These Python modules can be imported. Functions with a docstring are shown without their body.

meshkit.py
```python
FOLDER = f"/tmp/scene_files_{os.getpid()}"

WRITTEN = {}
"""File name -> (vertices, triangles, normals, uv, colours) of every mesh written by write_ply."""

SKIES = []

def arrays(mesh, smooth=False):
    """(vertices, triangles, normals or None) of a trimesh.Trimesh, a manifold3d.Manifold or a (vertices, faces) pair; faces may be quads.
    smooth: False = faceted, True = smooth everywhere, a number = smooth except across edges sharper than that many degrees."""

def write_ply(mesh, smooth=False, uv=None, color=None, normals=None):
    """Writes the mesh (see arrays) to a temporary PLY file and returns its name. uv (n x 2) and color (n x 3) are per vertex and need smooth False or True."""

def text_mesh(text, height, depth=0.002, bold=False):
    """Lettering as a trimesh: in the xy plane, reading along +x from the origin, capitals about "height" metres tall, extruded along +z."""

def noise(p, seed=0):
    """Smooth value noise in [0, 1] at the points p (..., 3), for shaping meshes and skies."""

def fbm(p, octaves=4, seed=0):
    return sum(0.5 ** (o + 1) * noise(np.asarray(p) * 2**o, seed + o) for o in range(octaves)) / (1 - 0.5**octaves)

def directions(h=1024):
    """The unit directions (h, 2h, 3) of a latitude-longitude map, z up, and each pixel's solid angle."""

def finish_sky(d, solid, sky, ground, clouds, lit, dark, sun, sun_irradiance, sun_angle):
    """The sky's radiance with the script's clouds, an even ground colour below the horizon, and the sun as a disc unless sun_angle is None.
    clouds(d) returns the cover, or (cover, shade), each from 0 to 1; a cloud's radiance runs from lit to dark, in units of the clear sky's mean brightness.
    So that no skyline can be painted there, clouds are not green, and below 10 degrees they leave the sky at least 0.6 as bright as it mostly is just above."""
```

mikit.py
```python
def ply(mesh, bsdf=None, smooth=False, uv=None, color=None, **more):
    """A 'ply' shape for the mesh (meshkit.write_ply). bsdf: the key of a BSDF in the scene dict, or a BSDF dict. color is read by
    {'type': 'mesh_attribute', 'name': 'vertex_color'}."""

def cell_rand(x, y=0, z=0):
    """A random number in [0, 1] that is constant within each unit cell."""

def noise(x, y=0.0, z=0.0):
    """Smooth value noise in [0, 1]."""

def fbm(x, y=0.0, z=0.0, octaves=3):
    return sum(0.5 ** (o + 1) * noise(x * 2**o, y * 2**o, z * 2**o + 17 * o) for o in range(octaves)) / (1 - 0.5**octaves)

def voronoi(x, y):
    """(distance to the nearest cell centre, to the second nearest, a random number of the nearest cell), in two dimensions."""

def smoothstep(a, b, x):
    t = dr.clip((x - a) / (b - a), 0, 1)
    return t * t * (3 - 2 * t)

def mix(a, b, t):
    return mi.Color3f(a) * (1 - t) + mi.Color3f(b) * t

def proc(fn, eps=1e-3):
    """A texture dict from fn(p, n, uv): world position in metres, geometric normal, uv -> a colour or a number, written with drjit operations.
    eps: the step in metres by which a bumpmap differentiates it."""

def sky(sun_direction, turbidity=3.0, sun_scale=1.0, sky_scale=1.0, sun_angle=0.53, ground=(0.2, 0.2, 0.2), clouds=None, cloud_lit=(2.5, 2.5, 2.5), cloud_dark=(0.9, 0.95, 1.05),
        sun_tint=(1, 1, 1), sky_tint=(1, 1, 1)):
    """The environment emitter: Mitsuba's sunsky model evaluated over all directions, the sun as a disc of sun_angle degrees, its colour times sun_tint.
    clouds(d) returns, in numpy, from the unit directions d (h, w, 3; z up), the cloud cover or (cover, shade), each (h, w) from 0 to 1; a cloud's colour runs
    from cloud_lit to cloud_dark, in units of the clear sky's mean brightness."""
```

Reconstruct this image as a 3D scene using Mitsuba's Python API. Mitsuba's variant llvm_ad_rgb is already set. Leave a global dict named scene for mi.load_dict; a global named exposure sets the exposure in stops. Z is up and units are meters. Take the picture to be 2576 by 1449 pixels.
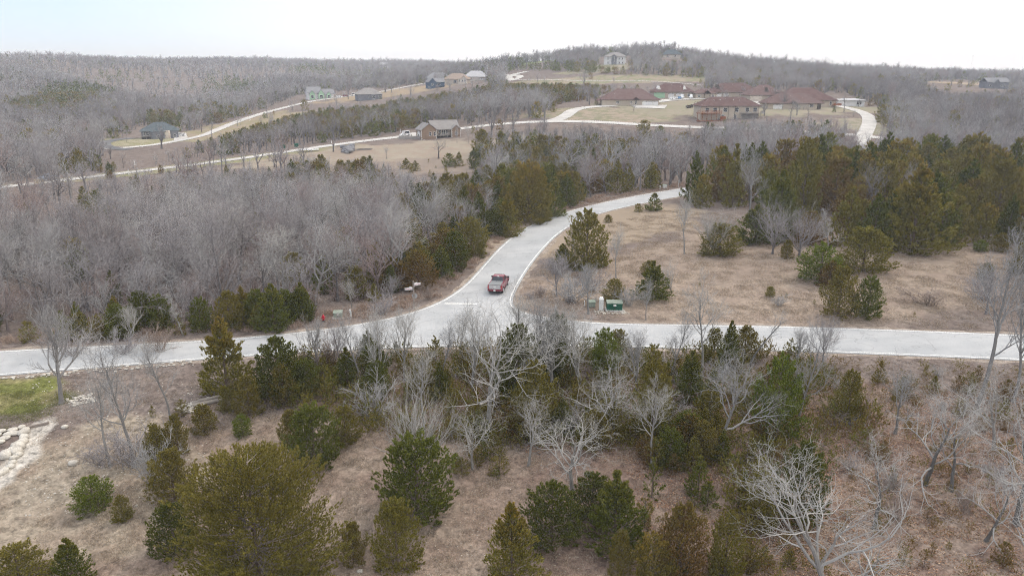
import math, random
import numpy as np, trimesh, drjit as dr, mitsuba as mi, mikit, meshkit
from shapely.geometry import Polygon, LineString, Point
from shapely.ops import unary_union
from scipy.interpolate import RBFInterpolator
from scipy.spatial import cKDTree

T = mi.ScalarTransform4f


def unit(v):
    return v / (np.linalg.norm(v, axis=-1, keepdims=True) + 1e-12)


rng = np.random.default_rng(7)
random.seed(7)
scene, labels = {}, {}

# ---------------------------------------------------------------- camera, sky, exposure
EYE = np.array([0.0, 0.0, 29.0])
PITCH = math.radians(16.35)
FOV = 70.0
SP, CP = math.sin(PITCH), math.cos(PITCH)
scene['camera'] = {'type': 'perspective', 'fov': FOV, 'fov_axis': 'x', 'near_clip': 0.5, 'far_clip': 9000.0,
                   'to_world': T().look_at(origin=[0, 0, 29], target=[0, CP, 29 - SP], up=[0, 0, 1]),
                   'medium': {'type': 'ref', 'id': 'air'}}


def clouds(d):
    """A high overcast, brighter overhead and around the veiled sun, thinner (bluish) towards the left."""
    el = np.clip(d[..., 2], 0, 1)
    n = meshkit.fbm(d * np.array([2.2, 2.2, 5.0]) + 3.0, 4)
    glow = np.clip((d @ SUN), 0, 1) ** 2
    thin = np.clip(-d[..., 0] * 2.2 - 0.15 + 0.6 * (n - 0.5), 0, 1) * np.clip(1.3 - el * 1.5, 0, 1)
    shade = np.clip(0.80 - 0.55 * el - 0.40 * glow + 0.25 * (n - 0.5), 0, 1)
    return np.clip(1.0 - 0.85 * thin, 0, 1), shade


SUN = np.array([0.55, 0.45, 0.90]); SUN /= np.linalg.norm(SUN)
scene['sky'] = mikit.sky(SUN.tolist(), turbidity=4, sun_scale=0.14, sun_angle=24, clouds=clouds, sky_scale=1.0,
                         cloud_lit=(3.0, 3.0, 3.05), cloud_dark=(1.60, 1.62, 1.68), ground=(0.16, 0.14, 0.12))
labels['sky'] = {'label': 'pale overcast sky', 'kind': 'structure'}
exposure = 2.6

# ---------------------------------------------------------------- keys and labels
used = {}


def newkey(base):
    n = used.get(base, -1) + 1
    used[base] = n
    return base if n == 0 else f'{base}_{n:03d}'


def say(key, label=None, category=None, group=None, kind=None):
    e = labels.setdefault(key, {})
    for k, v in (('label', label), ('category', category), ('group', group), ('kind', kind)):
        if v:
            e[k] = v
    return key


def put(key, mesh, bsdf, smooth=False, to_world=None, **kw):
    d = mikit.ply(mesh, bsdf, smooth=smooth, **kw)
    if to_world is not None:
        d['to_world'] = to_world
    scene[key] = d
    return key


# ---------------------------------------------------------------- the lie of the land
CXP, CYP = 1288.0, 724.5
FPX = 1288.0 / math.tan(math.radians(FOV / 2))


def ray(u, v):
    """Survey sight line: direction from the drone for a bearing given on a 2576 x 1449 plate."""
    u, v = np.asarray(u, float), np.asarray(v, float)
    a, b = (u - CXP) / FPX, (CYP - v) / FPX
    return np.stack([a, CP + b * SP, -SP + b * CP], -1)


def survey(u, v, y):
    d = ray(u, v)
    return EYE + d * (y / d[..., 1])[..., None] if np.ndim(y) else EYE + d * (y / d[1])


def plate(p):
    p = np.asarray(p, float) - EYE
    f = p[..., 1] * CP - p[..., 2] * SP
    up = p[..., 1] * SP + p[..., 2] * CP
    return CXP + p[..., 0] / f * FPX, CYP - up / f * FPX, f


spot = [(-90, -150, -7), (0, -150, -7), (90, -150, -7), (-60, 15, -5.5), (0, 15, -5.5), (60, 15, -5), (-22, 42, -4.2), (0, 45, -4), (25, 45, -3.6), (50, 48, -3.0),
        (-45, 50, -3.0), (-36, 60, -1.3), (-46, 62, -0.7), (-60, 62, -0.2), (-90, 68, 0), (-50, 71, 0), (-25, 73, 0), (0, 75, 0), (25, 76, 0), (50, 75, 0), (80, 74, 0), (120, 72, 0),
        (-20, 62, -2.4), (0, 63, -2.6), (20, 63, -2.4), (40, 63, -2.0), (-20, 80, .1), (20, 82, .1), (0, 95, .1), (-60, 100, -.2), (-20, 102, -.1), (22, 95, .4), (50, 110, .9), (90, 130, 1.5),
        (0, 140, 0), (40, 180, .5), (60, 205, 1), (20, 165, .2), (120, 180, 2), (100, 230, 1.5), (-100, 150, -1.5), (-60, 180, -1.5), (0, 200, -1), (-50, 230, -1.0), (30, 260, 1), (0, 260, .5)]
bear = [(30, 470, 216), (400, 425, 249), (800, 372, 290), (1000, 345, 320), (1110, 355, 322), (1200, 318, 342), (1400, 305, 351), (1600, 314, 349), (1740, 322, 343), (1900, 328, 330), (1420, 272, 385),
        (1835, 300, 355), (1585, 266, 395), (2000, 276, 370), (2030, 269, 400), (1850, 247, 435), (1695, 247, 435), (1600, 295, 365), (2140, 275, 395), (2205, 300, 350), (2165, 355, 290), (2190, 410, 250),
        (2576, 400, 260), (2500, 330, 320), (2576, 270, 420), (2450, 230, 560), (2400, 212, 720), (2576, 205, 900), (2570, 197, 1800), (0, 420, 270), (0, 360, 330), (270, 385, 330), (400, 350, 420),
        (200, 330, 420), (0, 300, 480), (0, 240, 640), (0, 190, 830), (0, 157, 1050), (300, 160, 1100), (550, 325, 460), (640, 293, 510), (740, 265, 560), (810, 249, 600), (930, 252, 580), (1060, 215, 640),
        (1100, 222, 620), (1180, 205, 660), (600, 240, 750), (400, 220, 850), (500, 190, 1050), (500, 160, 1250), (750, 200, 1100), (800, 164, 1400), (1000, 185, 1100), (1000, 168, 1450), (1130, 168, 1600),
        (1000, 300, 440), (800, 310, 420), (1250, 270, 450), (1300, 230, 540), (1300, 200, 620), (1500, 203, 600), (1760, 215, 540), (1545, 163, 660), (1420, 165, 690), (1320, 182, 700), (1330, 156, 860),
        (1450, 146, 790), (1600, 144, 790), (1700, 152, 780), (1800, 175, 760), (1690, 146, 740), (1950, 180, 800), (2100, 190, 850), (2300, 195, 1000), (2450, 200, 1500), (1250, 172, 1000), (1200, 176, 900)]
pts = [np.array(s, float) for s in spot] + [survey(u, v, y) for u, v, y in bear]
pts += [np.array(s, float) for s in [(-3000, 3600, 40), (-1200, 3600, 38), (0, 3600, 34), (1200, 3600, 22), (3000, 3600, 12), (-2600, 1200, 45), (2600, 1200, 14), (-1500, 200, 0), (1500, 200, 0),
                                     (-1200, -200, -6), (1200, -200, -6), (-300, 60, -1), (300, 60, 0), (-700, 400, 6), (700, 350, 4), (1200, 2200, 17), (-600, 2200, 42), (300, 2200, 34)]]
pts = np.array(pts)
SX = np.array([1.0, 1.0])
rbf = RBFInterpolator(pts[:, :2] / 100, pts[:, 2], kernel='linear', smoothing=0.02)
gx = np.unique(np.concatenate([np.arange(-90, 91, 2.0), np.arange(-340, 341, 5.0), np.arange(-1200, 1201, 16.0), np.arange(-3000, 3001, 60.0)]))
gy = np.unique(np.concatenate([np.arange(-150, 30, 15.0), np.arange(30, 240, 2.0), np.arange(240, 520, 4.0), np.arange(520, 1000, 9.0), np.arange(1000, 3601, 30.0)]))
GX, GY = np.meshgrid(gx, gy)
from scipy.ndimage import gaussian_filter
cx_, cy_ = np.arange(-3000, 3001, 12.0), np.arange(-156, 3613, 12.0)      # survey evaluated on an even grid, then smoothed and resampled
CXg, CYg = np.meshgrid(cx_, cy_)
ev = np.concatenate([rbf(b) for b in np.array_split(np.stack([CXg.ravel(), CYg.ravel()], 1) / 100, 24)]).reshape(CXg.shape)
ev = gaussian_filter(ev, 1.1)


def lattice(v, xs, ys, x, y):
    i = np.clip(np.searchsorted(xs, x) - 1, 0, len(xs) - 2)
    j = np.clip(np.searchsorted(ys, y) - 1, 0, len(ys) - 2)
    a = np.clip((x - xs[i]) / (xs[i + 1] - xs[i]), 0, 1)
    b = np.clip((y - ys[j]) / (ys[j + 1] - ys[j]), 0, 1)
    return v[j, i] * (1 - a) * (1 - b) + v[j, i + 1] * a * (1 - b) + v[j + 1, i] * (1 - a) * b + v[j + 1, i + 1] * a * b


from scipy.interpolate import RectBivariateSpline
spl = RectBivariateSpline(cy_, cx_, ev, kx=3, ky=3)
GZ = spl(gy, gx)
P3 = np.stack([GX, GY, GX * 0], -1)
far = np.clip((GY - 480) / 400, 0, 1)
GZ = GZ + far * 9.0 * (meshkit.fbm(P3 / 190.0 + 5, 3, 3) - 0.5) * 2 * 0.8
spur = np.clip((-190 - GX) / 140, 0, 1) * np.clip((GY - 600) / 110, 0, 1) * np.clip((1010 - GY) / 180, 0, 1)
GZ = GZ + spur * 21.0 * (np.sin(GX / 46.0 + GY / 74.0 + 3.0 * meshkit.noise(P3 / 210.0 + 9, 5)) - 0.75)
near = np.clip((64 - GY) / 6, 0, 1) + np.clip((np.abs(GX - 60) - 300) / 60, 0, 1)
GZ = GZ + np.clip(near, 0, 1) * 0.55 * (meshkit.fbm(P3 / 7.0, 3, 9) - 0.5)


def land(x, y):
    return lattice(GZ, gx, gy, np.asarray(x, float), np.asarray(y, float))


STEPS = np.geomspace(25, 3500, 700)


def ground_at(u, v):
    """The point of the land that the survey sight line meets first."""
    d = ray(u, v)
    p = EYE + d * (STEPS / d[1])[:, None]
    below = p[:, 2] < land(p[:, 0], p[:, 1])
    k = int(np.argmax(below)) if below.any() else len(STEPS) - 1
    a, b = STEPS[max(k - 1, 0)], STEPS[k]
    for _ in range(25):
        m = (a + b) / 2
        q = EYE + d * (m / d[1])
        if q[2] < land(q[0], q[1]):
            b = m
        else:
            a = m
    q = EYE + d * (b / d[1])
    return np.array([q[0], q[1], float(land(q[0], q[1]))])


def trail(uv):
    return np.array([ground_at(u, v) for u, v in uv])
# ---------------------------------------------------------------- materials
fbm, noise, mix, smoothstep, voronoi = mikit.fbm, mikit.noise, mikit.mix, mikit.smoothstep, mikit.voronoi


def flat(rgb, rough=0.8, **kw):
    return {'type': 'twosided', 'm': {'type': 'principled', 'base_color': {'type': 'rgb', 'value': list(rgb)}, 'roughness': rough, 'specular': 0.3, **kw}}


def mottled(a, b, scale, fine=0.15):
    def fn(p, n, uv):
        t = fbm(p.x * scale, p.y * scale, p.z * scale, 3)
        f = 1.0 + fine * (noise(p.x * scale * 9, p.y * scale * 9, p.z * scale * 9) - 0.5) * 2
        return mix(a, b, smoothstep(0.3, 0.7, t)) * f
    return {'type': 'twosided', 'm': {'type': 'diffuse', 'reflectance': mikit.proc(fn)}}


VC = {'type': 'mesh_attribute', 'name': 'vertex_color'}
scene['bark'] = {'type': 'twosided', 'm': {'type': 'diffuse', 'reflectance': VC}}
scene['foliage'] = {'type': 'principledthin', 'base_color': VC, 'roughness': 0.9, 'diff_trans': 0.45, 'spec_trans': 0.0, 'eta': 1.08}
scene['stone'] = mottled((0.50, 0.46, 0.40), (0.36, 0.33, 0.29), 1.4, 0.25)

# zones of the ground cover: (centre x, y, radius x, y, turn in degrees, colour, colour, patchiness)
ZONES = [
    (-14, 50, 22, 13, -12, (0.300, 0.242, 0.198), (0.225, 0.170, 0.138), 0.9),      # dry grass clearing below the road
    (26, 50, 26, 19, 0, (0.215, 0.155, 0.128), (0.262, 0.208, 0.170), 0.8),         # leaf litter under the oaks
    (2, 66, 30, 5, 0, (0.170, 0.125, 0.100), (0.215, 0.165, 0.130), 0.8),
    (-33, 52, 9, 9, 30, (0.33, 0.28, 0.22), (0.26, 0.21, 0.165), 1.0),          # stony slope beside the lawn
    (40, 108, 37, 26, 25, (0.315, 0.255, 0.205), (0.250, 0.198, 0.162), 0.9),       # hay field beyond the road
    (16, 140, 16, 30, -38, (0.32, 0.26, 0.20), (0.265, 0.215, 0.165), 0.8),
    (-55.5, 64.0, 11.6, 5.4, 5, (0.155, 0.165, 0.055), (0.235, 0.215, 0.105), 1.0),   # mown lawn
    (-38, 275, 62, 34, 22, (0.325, 0.285, 0.225), (0.28, 0.225, 0.182), 1.0),       # yard of the brown house
    (-35, 240, 40, 20, 10, (0.275, 0.225, 0.185), (0.235, 0.195, 0.165), 1.0),
    (-108, 258, 62, 9, 46, (0.27, 0.235, 0.17), (0.225, 0.225, 0.12), 1.0),
    (45, 372, 45, 22, 3, (0.235, 0.225, 0.15), (0.30, 0.245, 0.19), 1.0),           # banks below the red roofs
    (125, 400, 80, 40, 0, (0.30, 0.26, 0.20), (0.25, 0.235, 0.165), 1.0),
    (165, 330, 26, 24, 0, (0.25, 0.235, 0.17), (0.29, 0.25, 0.2), 1.0),
    (-165, 440, 30, 90, -8, (0.31, 0.25, 0.19), (0.25, 0.22, 0.13), 1.0),
    (-190, 375, 30, 28, 0, (0.235, 0.225, 0.12), (0.30, 0.27, 0.19), 1.0),
    (-100, 620, 70, 26, 40, (0.34, 0.27, 0.18), (0.28, 0.22, 0.16), 1.0),
    (95, 590, 110, 22, -12, (0.33, 0.265, 0.20), (0.20, 0.21, 0.12), 1.0),
    (80, 650, 40, 22, 10, (0.25, 0.24, 0.15), (0.3, 0.26, 0.2), 1.0),
    (20, 850, 90, 50, 0, (0.19, 0.22, 0.10), (0.22, 0.23, 0.13), 0.3),
    (420, 690, 120, 34, 6, (0.36, 0.30, 0.21), (0.30, 0.23, 0.17), 1.0),
    (300, 820, 70, 30, -10, (0.33, 0.26, 0.20), (0.28, 0.22, 0.16), 1.0),
]
GRAVEL = [(-42.3, 59.9), (-42.0, 58.5), (-41.5, 56.5), (-41.2, 54.5), (-41.1, 52.5), (-41.8, 49.5)]


def soil(p, n, uv):
    x, y = p.x, p.y
    w1, w2 = fbm(x * 0.11, y * 0.11, 3.0, 4), fbm(x * 0.11, y * 0.11, 43.0, 4)
    fine = noise(x * 3.1, y * 3.1) * 0.5 + noise(x * 8.3, y * 8.3, 4.0) * 0.5
    patch = fbm(x * 0.45, y * 0.45, 9.0, 3)
    c = mix((0.215, 0.178, 0.158), (0.160, 0.130, 0.115), smoothstep(0.35, 0.65, patch))
    for cx, cy, rx, ry, turn, a, b, patchy in ZONES:
        ct, st = math.cos(math.radians(turn)), math.sin(math.radians(turn))
        ux, uy = ((x - cx) * ct + (y - cy) * st) / rx, (-(x - cx) * st + (y - cy) * ct) / ry
        d = dr.sqrt(ux * ux + uy * uy) + (w1 - 0.5) * 0.75 + (patch - 0.5) * 0.25 * min(1.0, 8.0 / min(rx, ry))
        c = mix(c, mix(a, b, smoothstep(0.38, 0.62, patch * 0.6 + w2 * 0.4) * patchy), smoothstep(1.08, 0.84, d))
    g = mi.Float(9)
    for (ax, ay), (bx, by) in zip(GRAVEL[:-1], GRAVEL[1:]):
        L2 = (bx - ax) ** 2 + (by - ay) ** 2
        t = dr.clip(((x - ax) * (bx - ax) + (y - ay) * (by - ay)) / L2, 0, 1)
        g = dr.minimum(g, dr.sqrt(dr.square(x - ax - t * (bx - ax)) + dr.square(y - ay - t * (by - ay))))
    c = mix(c, (0.48, 0.45, 0.405), smoothstep(1.35, 0.55, g + (patch - 0.5) * 1.3))
    nearby = smoothstep(140.0, 60.0, y)
    tuft = smoothstep(0.62, 0.75, noise(x * 1.7, y * 1.7, 8.0)) * nearby
    return c * (1.0 + (fine - 0.5) * 0.95 * nearby + (patch - 0.5) * 0.34 - 0.22 * tuft)


scene['soil'] = {'type': 'twosided', 'm': {'type': 'diffuse', 'reflectance': mikit.proc(soil)}}
ii, jj = np.meshgrid(np.arange(len(gx) - 1), np.arange(len(gy) - 1))
q = (jj * len(gx) + ii).ravel()
put('ground', (np.stack([GX.ravel(), GY.ravel(), GZ.ravel()], 1), np.stack([q, q + 1, q + 1 + len(gx), q + len(gx)], 1)), 'soil', smooth=True)
say('ground', 'rolling ground of dry grass and leaf litter', kind='structure')


# ---------------------------------------------------------------- roads
def asphalt(p, n, uv):
    t = fbm(p.x * 0.25, p.y * 0.25, 0.0, 4)
    grain = noise(p.x * 14, p.y * 14) - 0.5
    wob = fbm(p.x * 0.6, p.y * 0.6, 5.0, 2)
    d1, d2, _ = voronoi(p.x * 0.16 + wob, p.y * 0.16 + wob)
    crack = smoothstep(0.03, 0.012, d2 - d1)
    streak = fbm(p.x * 0.06 + p.y * 0.05, p.y * 0.9 - p.x * 0.12, 2.0, 3)
    return mix((0.385, 0.397, 0.405), (0.455, 0.462, 0.465), smoothstep(0.3, 0.7, t * 0.6 + streak * 0.4)) * (1 + 0.10 * grain) * (1 - 0.16 * crack) * (1 - 0.07 * smoothstep(0.55, 0.75, fbm(p.x * 0.5, p.y * 0.5, 7.0, 3)))


scene['asphalt'] = {'type': 'twosided', 'm': {'type': 'diffuse', 'reflectance': mikit.proc(asphalt)}}
scene['road_paint'] = mottled((0.80, 0.80, 0.78), (0.64, 0.64, 0.62), 0.9, 0.12)
scene['concrete'] = mottled((0.56, 0.545, 0.52), (0.47, 0.455, 0.43), 0.3, 0.08)
scene['dark_asphalt'] = mottled((0.14, 0.14, 0.145), (0.18, 0.18, 0.18), 0.3, 0.08)
scene['gravel'] = mottled((0.36, 0.31, 0.265), (0.25, 0.205, 0.17), 1.3, 0.35)


def fair(line, step=1.5, s=None):
    """An even, smooth polyline through survey points."""
    from scipy.interpolate import splprep, splev
    line = np.asarray(line, float)[:, :2]
    tck, _ = splprep(line.T, s=len(line) * 0.05 if s is None else s, k=min(3, len(line) - 1))
    n = max(8, int(LineString(line).length / step))
    return np.stack(splev(np.linspace(0, 1, n), tck), 1)


def drape(poly, lift, edge=2.6):
    """A sheet of this plan laid on the land."""
    parts = []
    for g in getattr(poly, 'geoms', [poly]):
        if g.area < 0.01:
            continue
        v, f = trimesh.creation.triangulate_polygon(g, engine='earcut')
        v = np.column_stack([v, np.zeros(len(v))])
        v, f = trimesh.remesh.subdivide_to_size(v, f, edge, max_iter=12)
        nrm = np.cross(v[f[:, 1]] - v[f[:, 0]], v[f[:, 2]] - v[f[:, 0]])[:, 2]
        f = np.where((nrm < 0)[:, None], f[:, ::-1], f)
        v[:, 2] = land(v[:, 0], v[:, 1]) + lift
        parts.append(trimesh.Trimesh(v, f, process=False))
    m = trimesh.util.concatenate(parts)
    m.merge_vertices()
    return m


def ragged(poly, amount, seed, step=0.8):
    """The plan with an uneven outline."""
    out = []
    for g in getattr(poly, 'geoms', [poly]):
        r = np.array(g.exterior.segmentize(step).coords)[:-1]
        nn = meshkit.fbm(np.column_stack([r * 0.5, r[:, :1] * 0 + seed]), 3)[:, None] - 0.5
        c = np.roll(r, -1, 0) - np.roll(r, 1, 0)
        c = np.stack([c[:, 1], -c[:, 0]], 1) / (np.linalg.norm(c, axis=1, keepdims=True) + 1e-9)
        out.append(Polygon(r + c * nn * 2 * amount).buffer(0))
    return unary_union(out)


main_top = fair([(-110, 66.5), (-80, 71), (-55.9, 74.6), (-46, 76.3), (-36.5, 78), (-30.8, 79.6), (-23, 81.7), (-18.6, 83.5), (-14.9, 85.8), (-12, 88.4), (-9.1, 92), (-7, 97), (-5, 107), (-3.2, 118), (0.1, 131), (4.1, 142.4), (11.3, 155.2), (19.3, 166.3),
                 (30.4, 177.5), (42.7, 186.4), (54, 193.5), (66.6, 200), (90, 210), (130, 221)])
inner = fair([(130, 214), (93, 203), (70, 193.5), (57, 187), (40.3, 175), (28.2, 165), (17.9, 153.4), (12, 142.8), (7.8, 131.7), (4.8, 120.7), (2.9, 111.3), (1.3, 102.3), (.1, 96.5), (-.3, 91.6), (.6, 88.4), (2.6, 86.4), (5.5, 85.3), (10.3, 84.6), (19.9, 83.8), (31.5, 82.7),
              (42.8, 81.3), (58.9, 79.2), (90, 74.5), (130, 68)])
lower = fair([(130, 61), (90, 68), (55.2, 73.2), (35.7, 75.3), (22.9, 76.7), (14.1, 77.6), (6, 78.1), (-1.7, 78.3), (-8.5, 78), (-13, 77.5), (-17.3, 76.7), (-29, 74.6), (-33.7, 73.4), (-41.3, 71.6), (-47.6, 70.2), (-56, 68.3), (-80, 63.5), (-110, 59)])
road_plan = Polygon(np.vstack([main_top, inner, lower])).buffer(0.35)
put('road', drape(road_plan, 0.055), 'asphalt', smooth=True)
say('road', 'pale grey two lane road with a curving side road', kind='structure')
put('gravel_shoulder', drape(ragged(road_plan.buffer(0.65), 0.6, 3, 0.6), 0.012, 1.2), 'gravel', smooth=True)
say('gravel_shoulder', 'stony road verge', kind='structure')
for line in (main_top, inner, lower):
    put(newkey('road__edge_line'), drape(LineString(line).buffer(0.085, cap_style=2), 0.078, 0.8), 'road_paint')
bar = np.array([ground_at(1119, 765), ground_at(1200, 766)])[:, :2]
put('road__stop_line', drape(LineString(bar).buffer(0.26, cap_style=2), 0.078, 0.8), 'road_paint')


def lane(key, line, width, bsdf, lift=0.10, label='', verge=None):
    c = fair(line, 3.0, s=len(line) * 0.6)
    plan = LineString(c).buffer(width / 2, cap_style=2)
    put(key, drape(plan, lift, 4.0), bsdf, smooth=True)
    say(key, label, kind='structure')
    return plan


ROADS = [road_plan]
ROADS.append(lane('valley_road', [(-162, 196), (-147, 214), (-137, 230), (-120, 249), (-100, 269), (-77, 294), (-50, 323), (-34, 337), (-16, 346.5), (2, 350.5), (21, 351.5), (39, 350), (57, 346), (81, 339), (105, 330), (130, 316), (150, 298)], 5.8, 'concrete', 0.12, 'pale concrete road crossing the valley'))
ROADS.append(lane('side_lane', [(18, 352), (24, 362), (30, 375), (33, 388), (42, 394), (55, 399)], 6.5, 'concrete', 0.14, 'short lane up to the red roofed homes'))
ROADS.append(lane('ridge_road', [(-186, 338), (-178, 343), (-172, 356), (-168, 374), (-172, 410), (-178, 454), (-175, 509), (-167, 560), (-156, 600), (-137, 620), (-110, 640), (-92, 672), (-80, 705), (-62, 722), (-30, 716), (4, 690), (5, 655), (2, 640)], 6.0, 'concrete', 0.16, 'pale road climbing along the ridge'))
ROADS.append(lane('new_lane', [(-205, 402), (-206, 385), (-198, 362), (-190, 348), (-184, 340), (-172, 334)], 6.0, 'dark_asphalt', 0.20, 'dark new asphalt lane in a tight bend'))
ROADS.append(lane('bend_road', trail([(2085, 263), (2110, 267), (2145, 277), (2178, 288), (2190, 302), (2180, 322), (2168, 350), (2172, 385), (2185, 402)]), 6.0, 'concrete', 0.18, 'pale road bending round behind the red roofed homes'))
ROADS.append(lane('hill_road', trail([(1283, 204), (1281, 198), (1291, 189), (1310, 184), (1328, 181)]), 6.5, 'concrete', 0.2, 'bend of the pale road below the hill'))
ROADS.append(lane('field_track', trail([(1283, 203), (1400, 203), (1500, 203.5), (1600, 205), (1700, 209.5), (1765, 216)]), 2.2, 'concrete', 0.2, 'thin pale track across the field strip'))
ROADS.append(lane('hill_driveway', trail([(1420, 163), (1450, 159), (1480, 155), (1512, 151), (1545, 150)]), 2.5, 'concrete', 0.3, 'thin driveway up to the white hilltop house'))
ROADS.append(lane('court', [(66, 404), (78, 412), (88, 424), (104, 430), (120, 425), (128, 412)], 8.0, 'concrete', 0.2, 'concrete court between the red roofed homes'))
# driveways as plain slabs
for key, uv, lab in (('blue_house_driveway', [(440, 336), (466, 336), (470, 348), (440, 354)], 'white concrete driveway beside the dark blue house'),
                     ('brown_house_driveway', [(1006, 343), (1040, 335), (1062, 337), (1066, 345), (1016, 349)], 'concrete driveway of the brown house'),
                     ('garage_apron', [(1590, 265.5), (1600, 272), (1670, 274), (1676, 266)], 'concrete apron before the garage doors'),
                     ('rear_apron', [(1885, 250), (1925, 252), (1935, 268), (1905, 268)], 'concrete apron between the red roofed homes')):
    g = Polygon(trail(uv)[:, :2]).convex_hull.buffer(0.5)
    ROADS.append(g)
    put(key, drape(g, 0.2, 2.5), 'concrete', smooth=True)
    say(key, lab, kind='structure')
road_union = unary_union([g.buffer(1.0) for g in ROADS])
# ---------------------------------------------------------------- houses
for k, a, b in (('brown_siding', (0.29, 0.205, 0.15), (0.26, 0.185, 0.135)), ('tan_siding', (0.50, 0.43, 0.345), (0.46, 0.395, 0.315)), ('grey_siding', (0.17, 0.175, 0.20), (0.20, 0.205, 0.225)), ('navy_siding', (0.050, 0.085, 0.135), (0.065, 0.10, 0.15)),
                ('white_siding', (0.70, 0.69, 0.68), (0.62, 0.615, 0.61)), ('green_wrap', (0.33, 0.52, 0.36), (0.40, 0.60, 0.40)), ('stucco', (0.60, 0.545, 0.47), (0.56, 0.50, 0.43)), ('red_roof', (0.125, 0.080, 0.074), (0.155, 0.100, 0.092)),
                ('red_roof_old', (0.150, 0.100, 0.092), (0.175, 0.120, 0.112)), ('red_cap', (0.20, 0.14, 0.13), (0.22, 0.155, 0.145)), ('grey_roof', (0.25, 0.235, 0.225), (0.29, 0.275, 0.265)), ('dark_roof', (0.085, 0.105, 0.115), (0.11, 0.13, 0.14)), ('pale_roof', (0.42, 0.42, 0.43), (0.48, 0.48, 0.49)), ('tan_roof', (0.30, 0.235, 0.19), (0.35, 0.28, 0.225)),
                ('slate_roof', (0.22, 0.22, 0.23), (0.26, 0.26, 0.27)), ('trim', (0.80, 0.78, 0.73), (0.76, 0.74, 0.70)), ('dark_trim', (0.075, 0.06, 0.05), (0.10, 0.08, 0.065)), ('deck_wood', (0.26, 0.095, 0.05), (0.32, 0.125, 0.065)),
                ('grey_wood', (0.24, 0.215, 0.195), (0.31, 0.28, 0.25)), ('block', (0.30, 0.285, 0.27), (0.36, 0.34, 0.325)), ('garage_white', (0.80, 0.79, 0.76), (0.76, 0.75, 0.73)), ('stone_facing', (0.62, 0.55, 0.47), (0.45, 0.385, 0.32))):
    scene[k] = mottled(a, b, 0.9, 0.06)
scene['box_bush'] = mottled((0.06, 0.08, 0.03), (0.08, 0.10, 0.04), 3.0, 0.3)
scene['pane'] = flat((0.035, 0.04, 0.05), 0.08, specular=0.6)
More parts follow.
